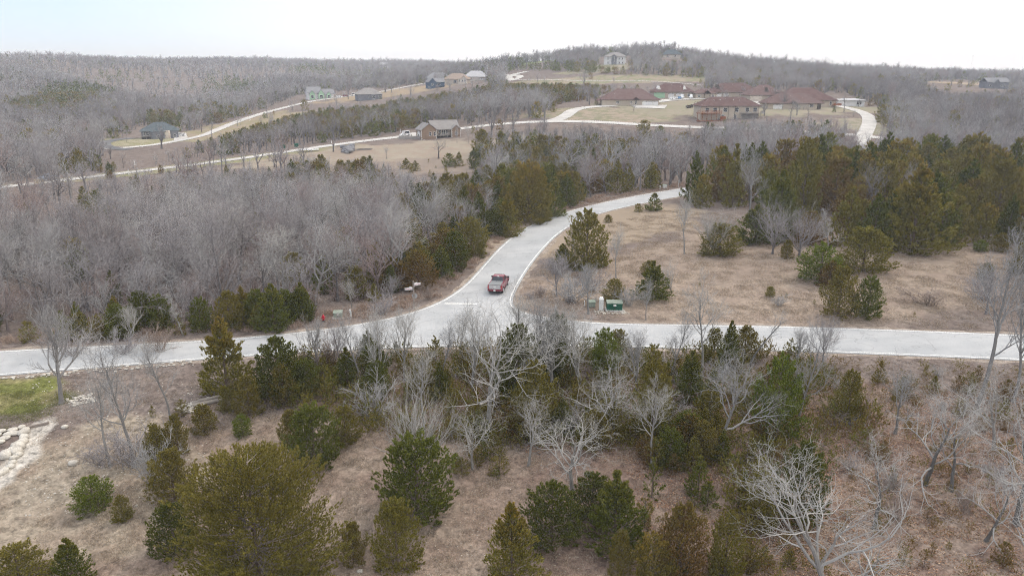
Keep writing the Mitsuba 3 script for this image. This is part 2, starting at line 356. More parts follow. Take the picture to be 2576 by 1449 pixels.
scene['lit_pane'] = flat((0.16, 0.16, 0.165), 0.15)


def box(x0, x1, y0, y1, z0, z1):
    m = trimesh.creation.box((x1 - x0, y1 - y0, z1 - z0))
    m.apply_translation(((x0 + x1) / 2, (y0 + y1) / 2, (z0 + z1) / 2))
    return m


def hull(p):
    return trimesh.convex.convex_hull(np.array(p, float))


join = trimesh.util.concatenate


def hip(x0, x1, y0, y1, z, h, ov=0.6):
    x0, x1, y0, y1 = x0 - ov, x1 + ov, y0 - ov, y1 + ov
    r = min((y1 - y0) / 2, (x1 - x0) / 2 * .98)
    if x1 - x0 >= y1 - y0:
        ridge = [(x0 + r, (y0 + y1) / 2, z + h), (x1 - r, (y0 + y1) / 2, z + h)]
    else:
        r = (x1 - x0) / 2
        ridge = [((x0 + x1) / 2, y0 + r, z + h), ((x0 + x1) / 2, y1 - r, z + h)]
    return hull([(x, y, zz) for x in (x0, x1) for y in (y0, y1) for zz in (z - .22, z)] + ridge)


def gable_roof(x0, x1, y0, y1, z, h, along='y', ov=0.45, t=0.2):
    """Two slabs meeting in a ridge along x or y."""
    if along == 'x':
        m = gable_roof(-y1, -y0, x0, x1, z, h, 'y', ov, t)
        m.apply_transform(trimesh.transformations.rotation_matrix(-math.pi / 2, [0, 0, 1]))
        return m
    c, w = (x0 + x1) / 2, (x1 - x0) / 2
    k = h / w
    out = []
    for s in (-1, 1):
        e = (c + s * (w + ov), z - k * ov)
        out.append(hull([(xx, yy, zz + dz) for (xx, zz) in ((c, z + h), e) for yy in (y0 - ov, y1 + ov) for dz in (0, t)]))
    return join(out)


def gable_wall(x0, x1, y0, y1, z, h, along='y'):
    if along == 'y':
        return hull([(x0, y, z) for y in (y0, y1)] + [(x1, y, z) for y in (y0, y1)] + [((x0 + x1) / 2, y, z + h) for y in (y0, y1)])
    return hull([(x, y0, z) for x in (x0, x1)] + [(x, y1, z) for x in (x0, x1)] + [(x, (y0 + y1) / 2, z + h) for x in (x0, x1)])


def hip_caps(x0, x1, y0, y1, z, h, ov=0.6, r=.14):
    """Rounded cap tiles along the hips and the ridge."""
    x0, x1, y0, y1 = x0 - ov, x1 + ov, y0 - ov, y1 + ov
    k = min((y1 - y0) / 2, (x1 - x0) / 2 * .98)
    a, b = (x0 + k, (y0 + y1) / 2, z + h), (x1 - k, (y0 + y1) / 2, z + h)
    if x1 - x0 < y1 - y0:
        k = (x1 - x0) / 2
        a, b = ((x0 + x1) / 2, y0 + k, z + h), ((x0 + x1) / 2, y1 - k, z + h)
        seg = [(a, b), (a, (x0, y0, z)), (a, (x1, y0, z)), (b, (x0, y1, z)), (b, (x1, y1, z))]
    else:
        seg = [(a, b), (a, (x0, y0, z)), (a, (x0, y1, z)), (b, (x1, y0, z)), (b, (x1, y1, z))]
    return join([trimesh.creation.cylinder(r, segment=s, sections=6) for s in seg])


class Build:
    """One thing, its parts given in its own frame: x to the right, y to the back, z up."""

    def __init__(self, base, label, category, p, turn=0.0, group=None):
        self.key = newkey(base)
        say(self.key, label, category, group)
        self.m = T().translate([float(p[0]), float(p[1]), float(p[2])]) @ T().rotate([0, 0, 1], float(turn))
        self.count = {}

    def add(self, name, mesh, bsdf, under=None, smooth=False, label=None, kind=None):
        stem = (under or self.key) + '__' + name
        n = self.count.get(stem, -1) + 1
        self.count[stem] = n
        key = stem if n == 0 else f'{stem}_{n:03d}'
        put(key, mesh, bsdf, smooth, self.m)
        if label or kind:
            say(key, label, kind=kind)
        return key

    def window(self, x, y, z, w, h, face='front', bsdf='pane', bars=1, frame='trim', name='window'):
        """Centre x, y and sill z on a wall; frame round panes stacked `bars`+1 high."""
        b = .11
        fr = [box(-w / 2 - b, -w / 2, -.07, .02, -b, h + b), box(w / 2, w / 2 + b, -.07, .02, -b, h + b), box(-w / 2, w / 2, -.07, .02, -b, 0), box(-w / 2, w / 2, -.07, .02, h, h + b)]
        fr += [box(-w / 2, w / 2, -.05, .0, h * (k + 1) / (bars + 1) - .04, h * (k + 1) / (bars + 1) + .04) for k in range(bars)]
        pn = box(-w / 2, w / 2, -.03, .01, 0, h)
        a = {'front': 0, 'right': 90, 'back': 180, 'left': -90}[face]
        R = trimesh.transformations.rotation_matrix(math.radians(a), [0, 0, 1])
        R[:3, 3] = (x, y, z)
        fm = join(fr)
        fm.apply_transform(R); pn.apply_transform(R)
        k = self.add(name, fm, frame)
        self.add('pane', pn, bsdf, under=k)
        return k

    def garage(self, x, y, w, h, face='front', z=0.0):
        a = {'front': 0, 'right': 90, 'back': 180, 'left': -90}[face]
        R = trimesh.transformations.rotation_matrix(math.radians(a), [0, 0, 1]); R[:3, 3] = (x, y, z)
        m = join([box(-w / 2, w / 2, -.06, .02, h * k / 4 + .015, h * (k + 1) / 4 - .015) for k in range(4)])
        m.apply_transform(R)
        k = self.add('garage_door', m, 'garage_white')
        n = max(3, int(w / .65))
        g = join([box(-w / 2 + w * (i + .22) / n, -w / 2 + w * (i + .78) / n, -.075, -.055, h * .82, h * .95) for i in range(n)])
        g.apply_transform(R)
        self.add('light', g, 'pane', under=k)


def foot(u, v, dz=0.0):
    p = ground_at(u, v)
    p[2] += dz
    return p


# the brown house
b = Build('brown_house', 'brown sided house with grey roof and a deck between two gabled wings', 'house', foot(1111, 349, -0.4), 22)
b.add('wall', box(-8.7, -2.2, 0, 9, -2.0, 4.2), 'brown_siding')
b.add('wall', gable_wall(-8.7, -2.2, .0, 9, 4.2, 2.5), 'brown_siding')
b.add('wall', box(-2.2, 4.9, 3.4, 11.5, -2.0, 4.2), 'tan_siding', label='pale wall behind the deck')
b.add('wall', box(4.9, 8.7, .9, 11.5, -2.0, 4.2), 'brown_siding')
b.add('wall', gable_wall(4.9, 8.7, .9, 4, 4.2, 1.55), 'brown_siding')
b.add('roof', gable_roof(-8.7, -2.2, 0, 9.2, 4.2, 2.5), 'grey_roof', label='grey roof of the left wing')
b.add('roof', gable_roof(-3.2, 8.7, 2.4, 11.5, 4.2, 3.3, 'x'), 'grey_roof', label='grey main roof')
b.add('roof', gable_roof(4.9, 8.7, .9, 6.0, 4.2, 1.55), 'grey_roof', label='grey roof of the right wing')
for x in (-8.7, -2.2):
    b.add('corner_board', box(x - .1, x + .1, -.05, .12, -2.0, 4.15), 'trim')
for x in (4.9, 8.7):
    b.add('corner_board', box(x - .1, x + .1, .84, 1.0, -2.0, 4.15), 'trim')
for x in (-5.0, -3.0):
    b.window(x, 0, 1.7, .85, 1.5)
b.window(6.9, .9, 1.7, .85, 1.5)
for x, w, h, z in ((-1.5, .6, 1.0, 2.6), (.3, .9, 1.5, 2.1), (3.4, .9, 1.5, 2.1)):
    b.window(x, 3.4, z, w, h)
for x in (1.5, 2.3):
    b.window(x, 3.4, 1.75, .55, 1.95, bars=0, name='patio_door')
b.window(-7.6, 0, -1.4, 1.0, 1.5, bsdf='brown_siding', bars=0, name='crawl_door')
dk = b.add('deck', box(-2.15, 4.85, .9, 3.35, 1.5, 1.72), 'grey_wood')
for x in np.linspace(-2.0, 4.7, 5):
    b.add('post', box(x - .08, x + .08, .95, 1.1, -2, 2.6), 'grey_wood', under=dk)
for z in (2.15, 2.6):
    b.add('rail', box(-2.1, 4.8, .98, 1.06, z - .05, z + .05), 'grey_wood', under=dk)
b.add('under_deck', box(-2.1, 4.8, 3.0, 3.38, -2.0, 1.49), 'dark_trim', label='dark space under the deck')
b.garage(-8.7, 4.5, 4.6, 2.2, 'left', 1.2)
ch = Build('grill', 'dark covered grill on the deck of the brown house', 'grill', foot(1111, 349, 1.35), 22)
ch.add('lid', hull([(x, y, z) for x, z in ((-.9, .5), (-.3, .5), (-.8, .95), (-.4, .95)) for y in (1.5, 2.0)]), 'dark_trim')
ch.add('cart', box(-.85, -.35, 1.55, 1.95, 0.02, .5), 'dark_trim')
# its retaining wall, blocks in courses
w = Build('retaining_wall', 'grey block retaining wall at the left of the brown house', 'wall', foot(1063, 350, -.6), 8)
for c in range(4):
    for i in range(9):
        x = -10.5 + i * 1.15 + (c % 2) * .5
        w.add('block', box(x, x + 1.1, .06 * c, .06 * c + .5, c * .45, c * .45 + .43), 'block')
for i in range(2):
    w.add('planter', trimesh.creation.icosphere(2, .28).apply_translation((-4.6 + i * 3.0, 1.2, 2.05)), 'box_bush')

# the long red roofed homes
RED = 'red roofed homes on the rise'


def red_home(lab, u, v, turn, wdt, dep, eave, rh, down=1.0, key='red_roofed_home', wall='tan_siding'):
    b = Build(key, lab, 'house', foot(u, v), turn, RED)
    b.add('wall', box(-wdt / 2, wdt / 2, 0, dep, -down, eave), wall)
    rf = b.add('roof', hip(-wdt / 2, wdt / 2, 0, dep, eave, rh, .7), 'red_roof' if used['red_roofed_home'] % 2 else 'red_roof_old')
    b.add('ridge_cap', hip_caps(-wdt / 2, wdt / 2, 0, dep, eave, rh, .7), 'red_cap', under=rf)
    b.add('gutter', join([box(-wdt / 2 - .8, wdt / 2 + .8, -.84, -.68, eave - .2, eave - .02), box(wdt / 2 + .7, wdt / 2 + .86, -.7, dep + .7, eave - .2, eave - .02), box(-wdt / 2 - .86, -wdt / 2 - .7, -.7, dep + .7, eave - .2, eave - .02)]), 'dark_trim', under=rf)
    for k in range(3):
        b.add('vent_pipe', trimesh.creation.cylinder(.14, .9, sections=8).apply_translation((-wdt * .25 + k * wdt * .22, dep * (.3 + .1 * (k % 2)), eave + rh * (.55 + .2 * (k % 2)))), 'trim', under=rf)
    return b


b = red_home('long red roofed home nearest the lane, with two white garage doors', 1585, 266, -4, 30, 17, 2.9, 5.4)
b.add('porch_roof', hip(-17.8, -13.5, .5, 7, 2.6, 1.0, .3), 'red_roof')
for x in (-17.4, -15.4):
    b.add('porch_post', box(x - .1, x + .1, .6, .8, -1, 2.5), 'dark_trim')
b.add('entry_roof', gable_roof(1.2, 4.6, -.8, 4, 3.0, 1.1), 'red_roof')
for x, w in ((-6.6, 1.4), (.6, .8)):
    b.window(x, 0, 1.0, w, 1.2, bsdf='lit_pane')
b.window(3.0, 0, .6, .8, 1.8)
b.garage(8.9, 0, 5.2, 2.3)
b.garage(13.1, 0, 2.9, 2.3)
b.add('vent', trimesh.creation.cylinder(.15, .7).apply_translation((-8, 4, 5.6)), 'trim')

b = red_home('two storey red roofed home with a red wooden deck', 1835, 300, 3, 28, 12, 6.0, 3.9, 2.5)
for x in (-11, -7.2):
    b.window(x, 0, 3.4, 1.9, 1.7)
for x in (-2.3, 3.2, 8.2, 12.0):
    b.window(x, 0, 3.3, 1.7, 1.8)
for x in (-5.1, -.8, 2.3):
    b.add('downpipe', box(x - .1, x + .1, -.12, -.02, -1, 5.8), 'dark_trim')
for x in (-3.2, 2.6, 7.0):
    b.window(x, 0, .1, 1.3, 1.9, bsdf='lit_pane', bars=0)
dk = b.add('deck', box(-16.4, -5.0, -3.0, -.02, 2.7, 2.9), 'deck_wood', label='red stained deck')
for x in np.linspace(-16.3, -5.1, 6):
    b.add('post', box(x - .1, x + .1, -3.0, -2.8, -2.2, 3.9), 'deck_wood', under=dk)
for z in (3.4, 3.9):
    b.add('rail', box(-16.4, -5.0, -3.02, -2.92, z - .06, z + .06), 'deck_wood', under=dk)
b.add('lower_deck', box(-16, -2.0, -3.4, -.02, -.9, -.6), 'deck_wood', label='low red wooden platform')
b.add('screen', box(-5.0, -2.2, -1.4, -1.25, -.6, 1.3), 'deck_wood', label='bright red wooden screen')
dk = b.add('balcony', box(4.6, 14.0, -2.6, -.02, 2.6, 2.8), 'grey_wood', label='grey wooden balcony')
for x in np.linspace(4.7, 13.9, 5):
    b.add('post', box(x - .1, x + .1, -2.6, -2.4, -2.4, 3.7), 'grey_wood', under=dk)
for z in (3.2, 3.7):
    b.add('rail', box(4.6, 14.0, -2.62, -2.52, z - .05, z + .05), 'grey_wood', under=dk)
b.add('balcony_screen', box(6.0, 13.8, -.4, -.2, -1.6, 2.3), 'grey_wood')
for x in (-4, 2.5):
    b.add('vent', trimesh.creation.cylinder(.15, .9).apply_translation((x, 3.6, 8.5)), 'trim')

b = red_home('red roofed home in front on the right, with a porch at its right end', 1998, 275, 0, 27, 13, 2.8, 4.6)
b.add('cross_roof', hip(4, 15.5, 2, 15, 2.9, 3.6, .5), 'red_roof')
b.garage(-8.4, 0, 4.8, 2.3)
b.window(8.6, 0, 1.0, 1.9, 1.3)
b.window(1.4, 0, 1.0, .8, 1.3)
b.add('entry_roof', gable_roof(-2.6, .6, -.9, 4, 2.9, 1.0), 'red_roof')
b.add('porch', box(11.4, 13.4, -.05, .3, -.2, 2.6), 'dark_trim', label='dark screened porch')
b = red_home('large red roofed home at the right end, behind the others', 2030, 268.5, -2, 30, 20, 3.2, 6.2, 1.5)
b.window(12.2, 0, .8, .9, 1.7)
b.window(7.2, 0, 1.8, .8, .6, bars=0)
b.add('dormer', gable_wall(-15.6, -12.4, 2.0, 9, 3.4, 3.6), 'dark_trim')
b.add('deck', box(12.8, 17, -2.5, -.1, .6, .8), 'deck_wood')
b.add('deck_rail', box(12.8, 17, -2.5, -2.4, .8, 1.7), 'deck_wood')
b = red_home('red roofed home with a stone front, second from the right at the back', 1930, 256, 2, 20, 15, 3.4, 5.4)
b.add('stone_front', box(-9.9, -3.5, -.5, .0, -1, 3.1), 'stone_facing')
b.garage(2.0, 0, 3.0, 2.5); b.garage(6.0, 0, 3.0, 2.5)
b.add('dormer', gable_wall(-1.5, 1.6, 2.0, 8, 4.6, 3.0), 'dark_trim')
b = red_home('long red roofed home in the middle of the back row', 1850, 247, 0, 27, 13, 3.2, 5.0)
for x in (-9.6, -5.6, 4.4, 8.4):
    b.garage(x, 0, 2.9, 2.5)
b.add('dormer', gable_wall(-11.2, -8.4, 2.0, 8, 4.4, 2.9), 'dark_trim')
b = red_home('small red roofed lodge with a timber gabled entrance', 1775, 249, 0, 11.5, 9, 2.9, 2.6)
b.add('entry_roof', gable_roof(-1.4, 2.2, -1.6, 4, 3.1, 1.5), 'red_roof')
for x in (-1.2, 2.0):
    b.add('entry_post', box(x - .15, x + .15, -1.5, -1.2, -.3, 3.1), 'dark_trim')
b.window(-3.8, 0, .8, 1.4, 1.4, bsdf='lit_pane'); b.window(4.0, 0, .8, 1.4, 1.4, bsdf='lit_pane')
b = red_home('red roofed home behind the nearest one, with white gable tips', 1695, 247, 0, 23, 13, 3.3, 4.6)
b.add('wrap', box(-11.6, -5.2, -.08, .0, -.8, 3.0), 'green_wrap', label='pale green unfinished wall')
for x in (-8.5, 6.3):
    b.add('dormer', gable_wall(x - 1.0, x + 1.0, 1.0, 7, 4.7, 2.1), 'trim', label='white gable tip')
b.garage(-1.6, 0, 3.4, 2.6); b.garage(3.0, 0, 3.4, 2.6)
b.window(8.6, 0, .9, 1.6, 1.3, bsdf='lit_pane')
b = Build('flat_roofed_house', 'pale house with a white eave behind the bend of the road', 'house', foot(2140, 268), -6)
b.add('wall', box(-7, 7, 0, 8, -1, 3.2), 'white_siding')
b.add('roof', hip(-7, 7, 0, 8, 3.2, .9, .8), 'pale_roof')
for x in (3.4, 5.0):
    b.window(x, 0, 1.0, .8, 1.6)

# the dark blue roofed house in the bend
b = Build('blue_roofed_house', 'dark house with a blue black roof and a pale stone tower', 'house', foot(404, 349.5, -.4), 24)
b.add('wall', box(-9, 9, 0, 13, -1.5, 4.6), 'grey_siding')
b.add('roof', hip(-9, 9, 0, 13, 4.6, 4.2, .8), 'dark_roof')
b.add('roof', hip(-4, 2.6, -2.6, 6, 4.4, 2.7, .5), 'dark_roof', label='blue black roof of the front wing')
b.add('wall', box(-4, 2.6, -2.6, 0, -1.5, 4.4), 'grey_siding', label='blue grey front wing')
tw = trimesh.creation.cylinder(1.9, 6.2, sections=24); tw.apply_translation((3.2, -.9, 1.6))
b.add('tower', tw, 'stone_facing', smooth=30, label='rounded pale stone tower')
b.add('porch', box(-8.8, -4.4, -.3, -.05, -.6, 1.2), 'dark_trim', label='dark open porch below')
b.add('balcony', box(-9.4, -4.2, -2.2, -.02, 1.9, 2.1), 'grey_wood')
for x in (-9.2, -6.8, -4.4):
    b.add('balcony_post', box(x - .1, x + .1, -2.1, -1.9, -1.4, 4.3), 'grey_wood')
b.window(-6.6, 0, 2.3, 2.4, 1.7)
b.window(7.2, 0, 1.2, 1.2, 1.5)
b.window(-1.0, -2.6, 1.0, 1.4, 1.6)

# homes along the ridge road
b = Build('unfinished_house', 'house under construction with green sheathed gables', 'house', foot(806, 249), 24)
b.add('wall', box(-10, -3, -1, 11, -2, 4.8), 'white_siding', label='bare white end wall')
b.add('wall', gable_wall(-10, -3, -1, 11, 4.8, 4.4, 'x'), 'white_siding')
b.add('wall', box(-3, 11, 0, 10, -2, 3.8), 'white_siding')
b.add('roof', gable_roof(-10, 1, -1, 11, 4.8, 4.4, 'x'), 'slate_roof')
b.add('roof', gable_roof(1, 11.5, 0, 10, 3.8, 3.6, 'x'), 'slate_roof', label='lower grey roof')
for x, w, h, z in ((-6.6, 4.0, 3.0, 4.2), (.6, 4.6, 4.4, 4.0), (6.6, 3.0, 2.2, 3.8)):
    b.add('sheathing', box(x - w / 2, x + w / 2, -1.9, -.9, -1, z), 'green_wrap', label='green sheathed bay')
    b.add('gable_wall', gable_wall(x - w / 2, x + w / 2, -1.9, 3, z, h * .7), 'green_wrap')
    b.add('gable_roof', gable_roof(x - w / 2, x + w / 2, -1.9, 4, z, h * .7), 'slate_roof')
    b.window(x, -1.9, .6, w * .5, 2.2, frame='trim')
b.garage(9.5, 0, 2.8, 2.4)
b = Build('grey_house', 'grey house with a wide hipped roof beside the ridge road', 'house', foot(931, 252.5), 20)
b.add('wall', box(-9.5, 9.5, 0, 13, -2.5, 4.4), 'grey_siding')
b.add('roof', hip(-9.5, 9.5, 0, 13, 4.4, 4.6, .9), 'grey_roof')
b.add('bay', box(.6, 4.6, -1.6, 0, -2.5, 4.2), 'grey_siding')
for x in (-.6, 6.8, 8.6):
    b.window(x, 0, 1.6, .9, 1.7)
b.window(2.6, -1.6, 1.4, 2.2, 2.2)
b.window(2.6, -1.6, -1.8, 2.2, 2.0)
RDG = 'houses where the ridge road levels out'
b = Build('navy_house', 'dark blue house below the others on the ridge', 'house', foot(1097, 222.5), 22, RDG)
b.add('wall', box(-6, 0, 0, 10, -2.5, 5), 'navy_siding'); b.add('wall', gable_wall(-6, 0, 0, 10, 5, 3), 'navy_siding')
b.add('wall', box(0, 8, 2, 10, -2.5, 5), 'navy_siding')
b.add('roof', gable_roof(-6, 0, 0, 10, 5, 3), 'slate_roof'); b.add('roof', gable_roof(-3, 8, 2, 10, 5, 2.8, 'x'), 'slate_roof')
b.add('balcony', box(.2, 8, -.2, 2, 1.6, 1.8), 'navy_siding'); b.window(3, 2, 2.2, 2.6, 1.8); b.window(-3, 0, 2.0, 1.2, 1.6)
b = Build('grey_roofed_house', 'house with a broad grey hipped roof behind the dark blue one', 'house', foot(1105, 208), 10, RDG)
b.add('wall', box(-11, 11, 0, 12, -1.5, 4), 'grey_siding'); b.add('roof', hip(-11, 11, 0, 12, 4, 4.6, .9), 'slate_roof')
b.garage(1.5, 0, 3.4, 2.6); b.garage(6.5, 0, 3.4, 2.6)
b = Build('tan_house', 'tan two storey house with a pale gabled front', 'house', foot(1148, 213), -10, RDG)
b.add('wall', box(-11, 10, 0, 12, -2.5, 4.4), 'tan_siding'); b.add('roof', hip(-11, 10, 0, 12, 4.4, 4.8, .8), 'tan_roof')
b.add('wall', box(2.5, 9.8, -3, 0, -3.5, 4.6), 'stucco', label='pale front wing'); b.add('gable_wall', gable_wall(4.8, 9.8, -3, 2, 4.6, 2.4), 'stucco'); b.add('gable_roof', gable_roof(4.8, 9.8, -3, 3, 4.6, 2.4), 'tan_roof')
for x in (3.6, 6.2, 8.4):
    b.window(x, -3, 2.2, 1.0, 1.6); b.window(x, -3, -1.6, 1.0, 1.6)
b.window(-1, 0, 1.2, 2.6, 2.2)
b = Build('pale_roofed_house', 'house with a pale blue grey pyramid roof at the end of the ridge row', 'house', foot(1197, 204), 0, RDG)
b.add('wall', box(-10.5, 10.5, 0, 12, -1.5, 3.6), 'stucco'); b.add('roof', hip(-10.5, 10.5, 0, 12, 3.6, 5.0, .9), 'pale_roof')
b.add('roof', hip(2, 9, -2, 6, 3.5, 2.8, .5), 'pale_roof', label='lower pale roof'); b.garage(5.5, -.1, 4.5, 2.5); b.window(-4, 0, 1, 1.4, 1.5)
# the hill
b = Build('white_house', 'white two storey house standing alone on the hill', 'house', foot(1545, 163), -14)
b.add('wall', box(-9, 9, 0, 12, -2.5, 6.6), 'white_siding'); b.add('roof', hip(-9, 9, 0, 12, 6.6, 3.6, .9), 'grey_roof')
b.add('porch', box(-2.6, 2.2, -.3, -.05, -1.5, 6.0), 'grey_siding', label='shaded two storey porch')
b.add('gable_wall', gable_wall(-2.8, 2.6, -1.6, 3, 6.4, 1.9), 'grey_siding'); b.add('gable_roof', gable_roof(-2.8, 2.6, -1.6, 4, 6.4, 1.9), 'grey_roof')
for x in (-2.6, 0, 2.4):
    b.add('porch_post', box(x - .15, x + .15, -1.6, -1.3, -2.5, 6.4), 'trim')
for x in (4.4, 7.0, -5.5):
    b.window(x, 0, 4.0, 1.1, 1.6); b.window(x, 0, .6, 1.1, 1.6)
b = Build('dark_hill_house', 'low dark house among bare trees on the hill', 'house', foot(1690, 146.5), -6)
b.add('wall', box(-8, 8, 0, 9, -1.5, 3.2), 'stucco'); b.add('roof', hip(-8, 8, 0, 9, 3.2, 4.4, .9), 'dark_roof')
b.window(-4, 0, .8, 1.6, 1.4); b.window(3, 0, .8, 1.6, 1.4)
b = Build('far_blue_house', 'blue grey house far off near the right edge', 'house', foot(2510, 224), 4)
b.add('wall', box(-9, 9, 0, 10, -1.5, 5.2), 'grey_siding'); b.add('roof', gable_roof(-9, 9, 0, 10, 5.2, 3.0, 'x'), 'slate_roof'); b.add('gable_wall', gable_wall(-5, 0, -1.5, 3, 4.6, 2.6), 'grey_siding'); b.add('gable_roof', gable_roof(-5, 0, -1.5, 4, 4.6, 2.6), 'slate_roof')
for x in (-6.5, 2.5, 5.5):
    b.window(x, 0, 1.4, 1.4, 1.8)
for u, v, w, lab in ((850, 157, 26, 'long white roofed farm shed on the far left ridge'), (1012, 160, 16, 'small white house on the far ridge, right of the long shed'), (945, 163, 18, 'pale house half hidden on the far ridge'), (2018, 186, 24, 'white shed on the far hill above the red roofs'), (965, 172, 12, 'low white hut under the far ridge')):
    p = foot(u, v); s = plate(p)[2] / 1000
    b = Build('far_building', lab, 'building', p + [0, 0, 2.5], 0)
    b.add('wall', box(-w / 2, w / 2, 0, 9, -4, 3.5), 'white_siding'); b.add('roof', gable_roof(-w / 2, w / 2, 0, 9, 3.5, 2.4, 'x'), 'pale_roof')
    for x in (-w * .25, w * .2):
        b.window(x, 0, .8, 1.4, 1.4)
# radio mast
b = Build('radio_mast', 'thin radio mast far away on the right horizon', 'mast', foot(2440, 189.5) * [1, 1, 1], 0)
hm = 88.0
for k in range(3):
    a = k * 2.094
    b.add('leg', trimesh.creation.cylinder(.10, segment=[[.5 * math.cos(a), .5 * math.sin(a), 0], [.5 * math.cos(a), .5 * math.sin(a), hm]]), 'white_siding')
b.add('bracing', join([trimesh.creation.cylinder(.05, segment=[[.5 * math.cos(k * 2.094), .5 * math.sin(k * 2.094), z], [.5 * math.cos(k * 2.094 + 2.094), .5 * math.sin(k * 2.094 + 2.094), z + 2.2]], sections=4) for z in np.arange(0, hm - 2, 2.2) for k in range(3)]), 'white_siding')
b.add('antenna', trimesh.creation.cylinder(1.1, 1.8).apply_translation((0, 0, hm)), 'grey_siding')
# ---------------------------------------------------------------- vehicles
scene['red_paint'] = {'type': 'twosided', 'm': {'type': 'principled', 'base_color': {'type': 'rgb', 'value': [0.15, 0.009, 0.022]}, 'roughness': 0.28, 'specular': 0.6, 'clearcoat': 0.6, 'clearcoat_gloss': 0.9}}
scene['grey_paint'] = flat((0.17, 0.19, 0.23), 0.3, clearcoat=0.5)
scene['white_paint'] = flat((0.78, 0.78, 0.78), 0.35, clearcoat=0.4)
scene['blue_paint'] = flat((0.12, 0.25, 0.45), 0.35)
scene['tyre'] = flat((0.02, 0.02, 0.021), 0.9)
scene['rim'] = flat((0.62, 0.63, 0.64), 0.3, metallic=0.6)
scene['silver'] = flat((0.50, 0.49, 0.485), 0.35, metallic=0.3)
scene['black_plastic'] = flat((0.03, 0.03, 0.032), 0.6)
scene['cover'] = flat((0.19, 0.20, 0.205), 0.55)
scene['lamp_red'] = flat((0.42, 0.03, 0.03), 0.25)
scene['white_print'] = flat((0.85, 0.85, 0.83), 0.5)


def panel(c, inset=0.08, off=0.012, t=0.02):
    """A thin slab on the four-cornered face c, drawn in from its edges."""
    c = np.array(c, float)
    m = c.mean(0)
    c = m + (c - m) * (1 - inset)
    n = unit(np.cross(c[1] - c[0], c[2] - c[0]))
    return hull(np.vstack([c + n * off, c + n * (off - t)]))


def wheel(b, x, y, r=.40, w=.27):
    tm = trimesh.creation.cylinder(r, w, sections=24); tm.apply_transform(trimesh.transformations.rotation_matrix(math.pi / 2, [1, 0, 0])); tm.apply_translation((x, y, r))
    k = b.add('wheel', tm, 'tyre', smooth=30)
    s = np.sign(y)
    rm = trimesh.creation.cylinder(r * .66, .03, sections=20); rm.apply_transform(trimesh.transformations.rotation_matrix(math.pi / 2, [1, 0, 0])); rm.apply_translation((x, y + s * (w / 2 + .008), r))
    b.add('rim', rm, 'rim', under=k, smooth=30)
    hb = join([hull([(x + math.cos(a) * d - math.sin(a) * e, y + s * (w / 2 + z), r + math.sin(a) * d + math.cos(a) * e) for d in (.05, r * .6) for e in (-.035, .035) for z in (.02, .04)]) for a in np.arange(5) * 1.2566])
    b.add('spokes', hb, 'silver', under=k)


def profile(pts, w, arches=(), y_in=0.0):
    g = Polygon(pts).buffer(-.05).buffer(.05, quad_segs=3)
    for x, z, r in arches:
        g = g.difference(Point(x, z).buffer(r))
    m = trimesh.creation.extrude_polygon(g, w)
    m.apply_transform(np.array([[1, 0, 0, 0], [0, 0, 1, -w / 2], [0, 1, 0, 0], [0, 0, 0, 1.0]]))
    m.fix_normals()
    return m


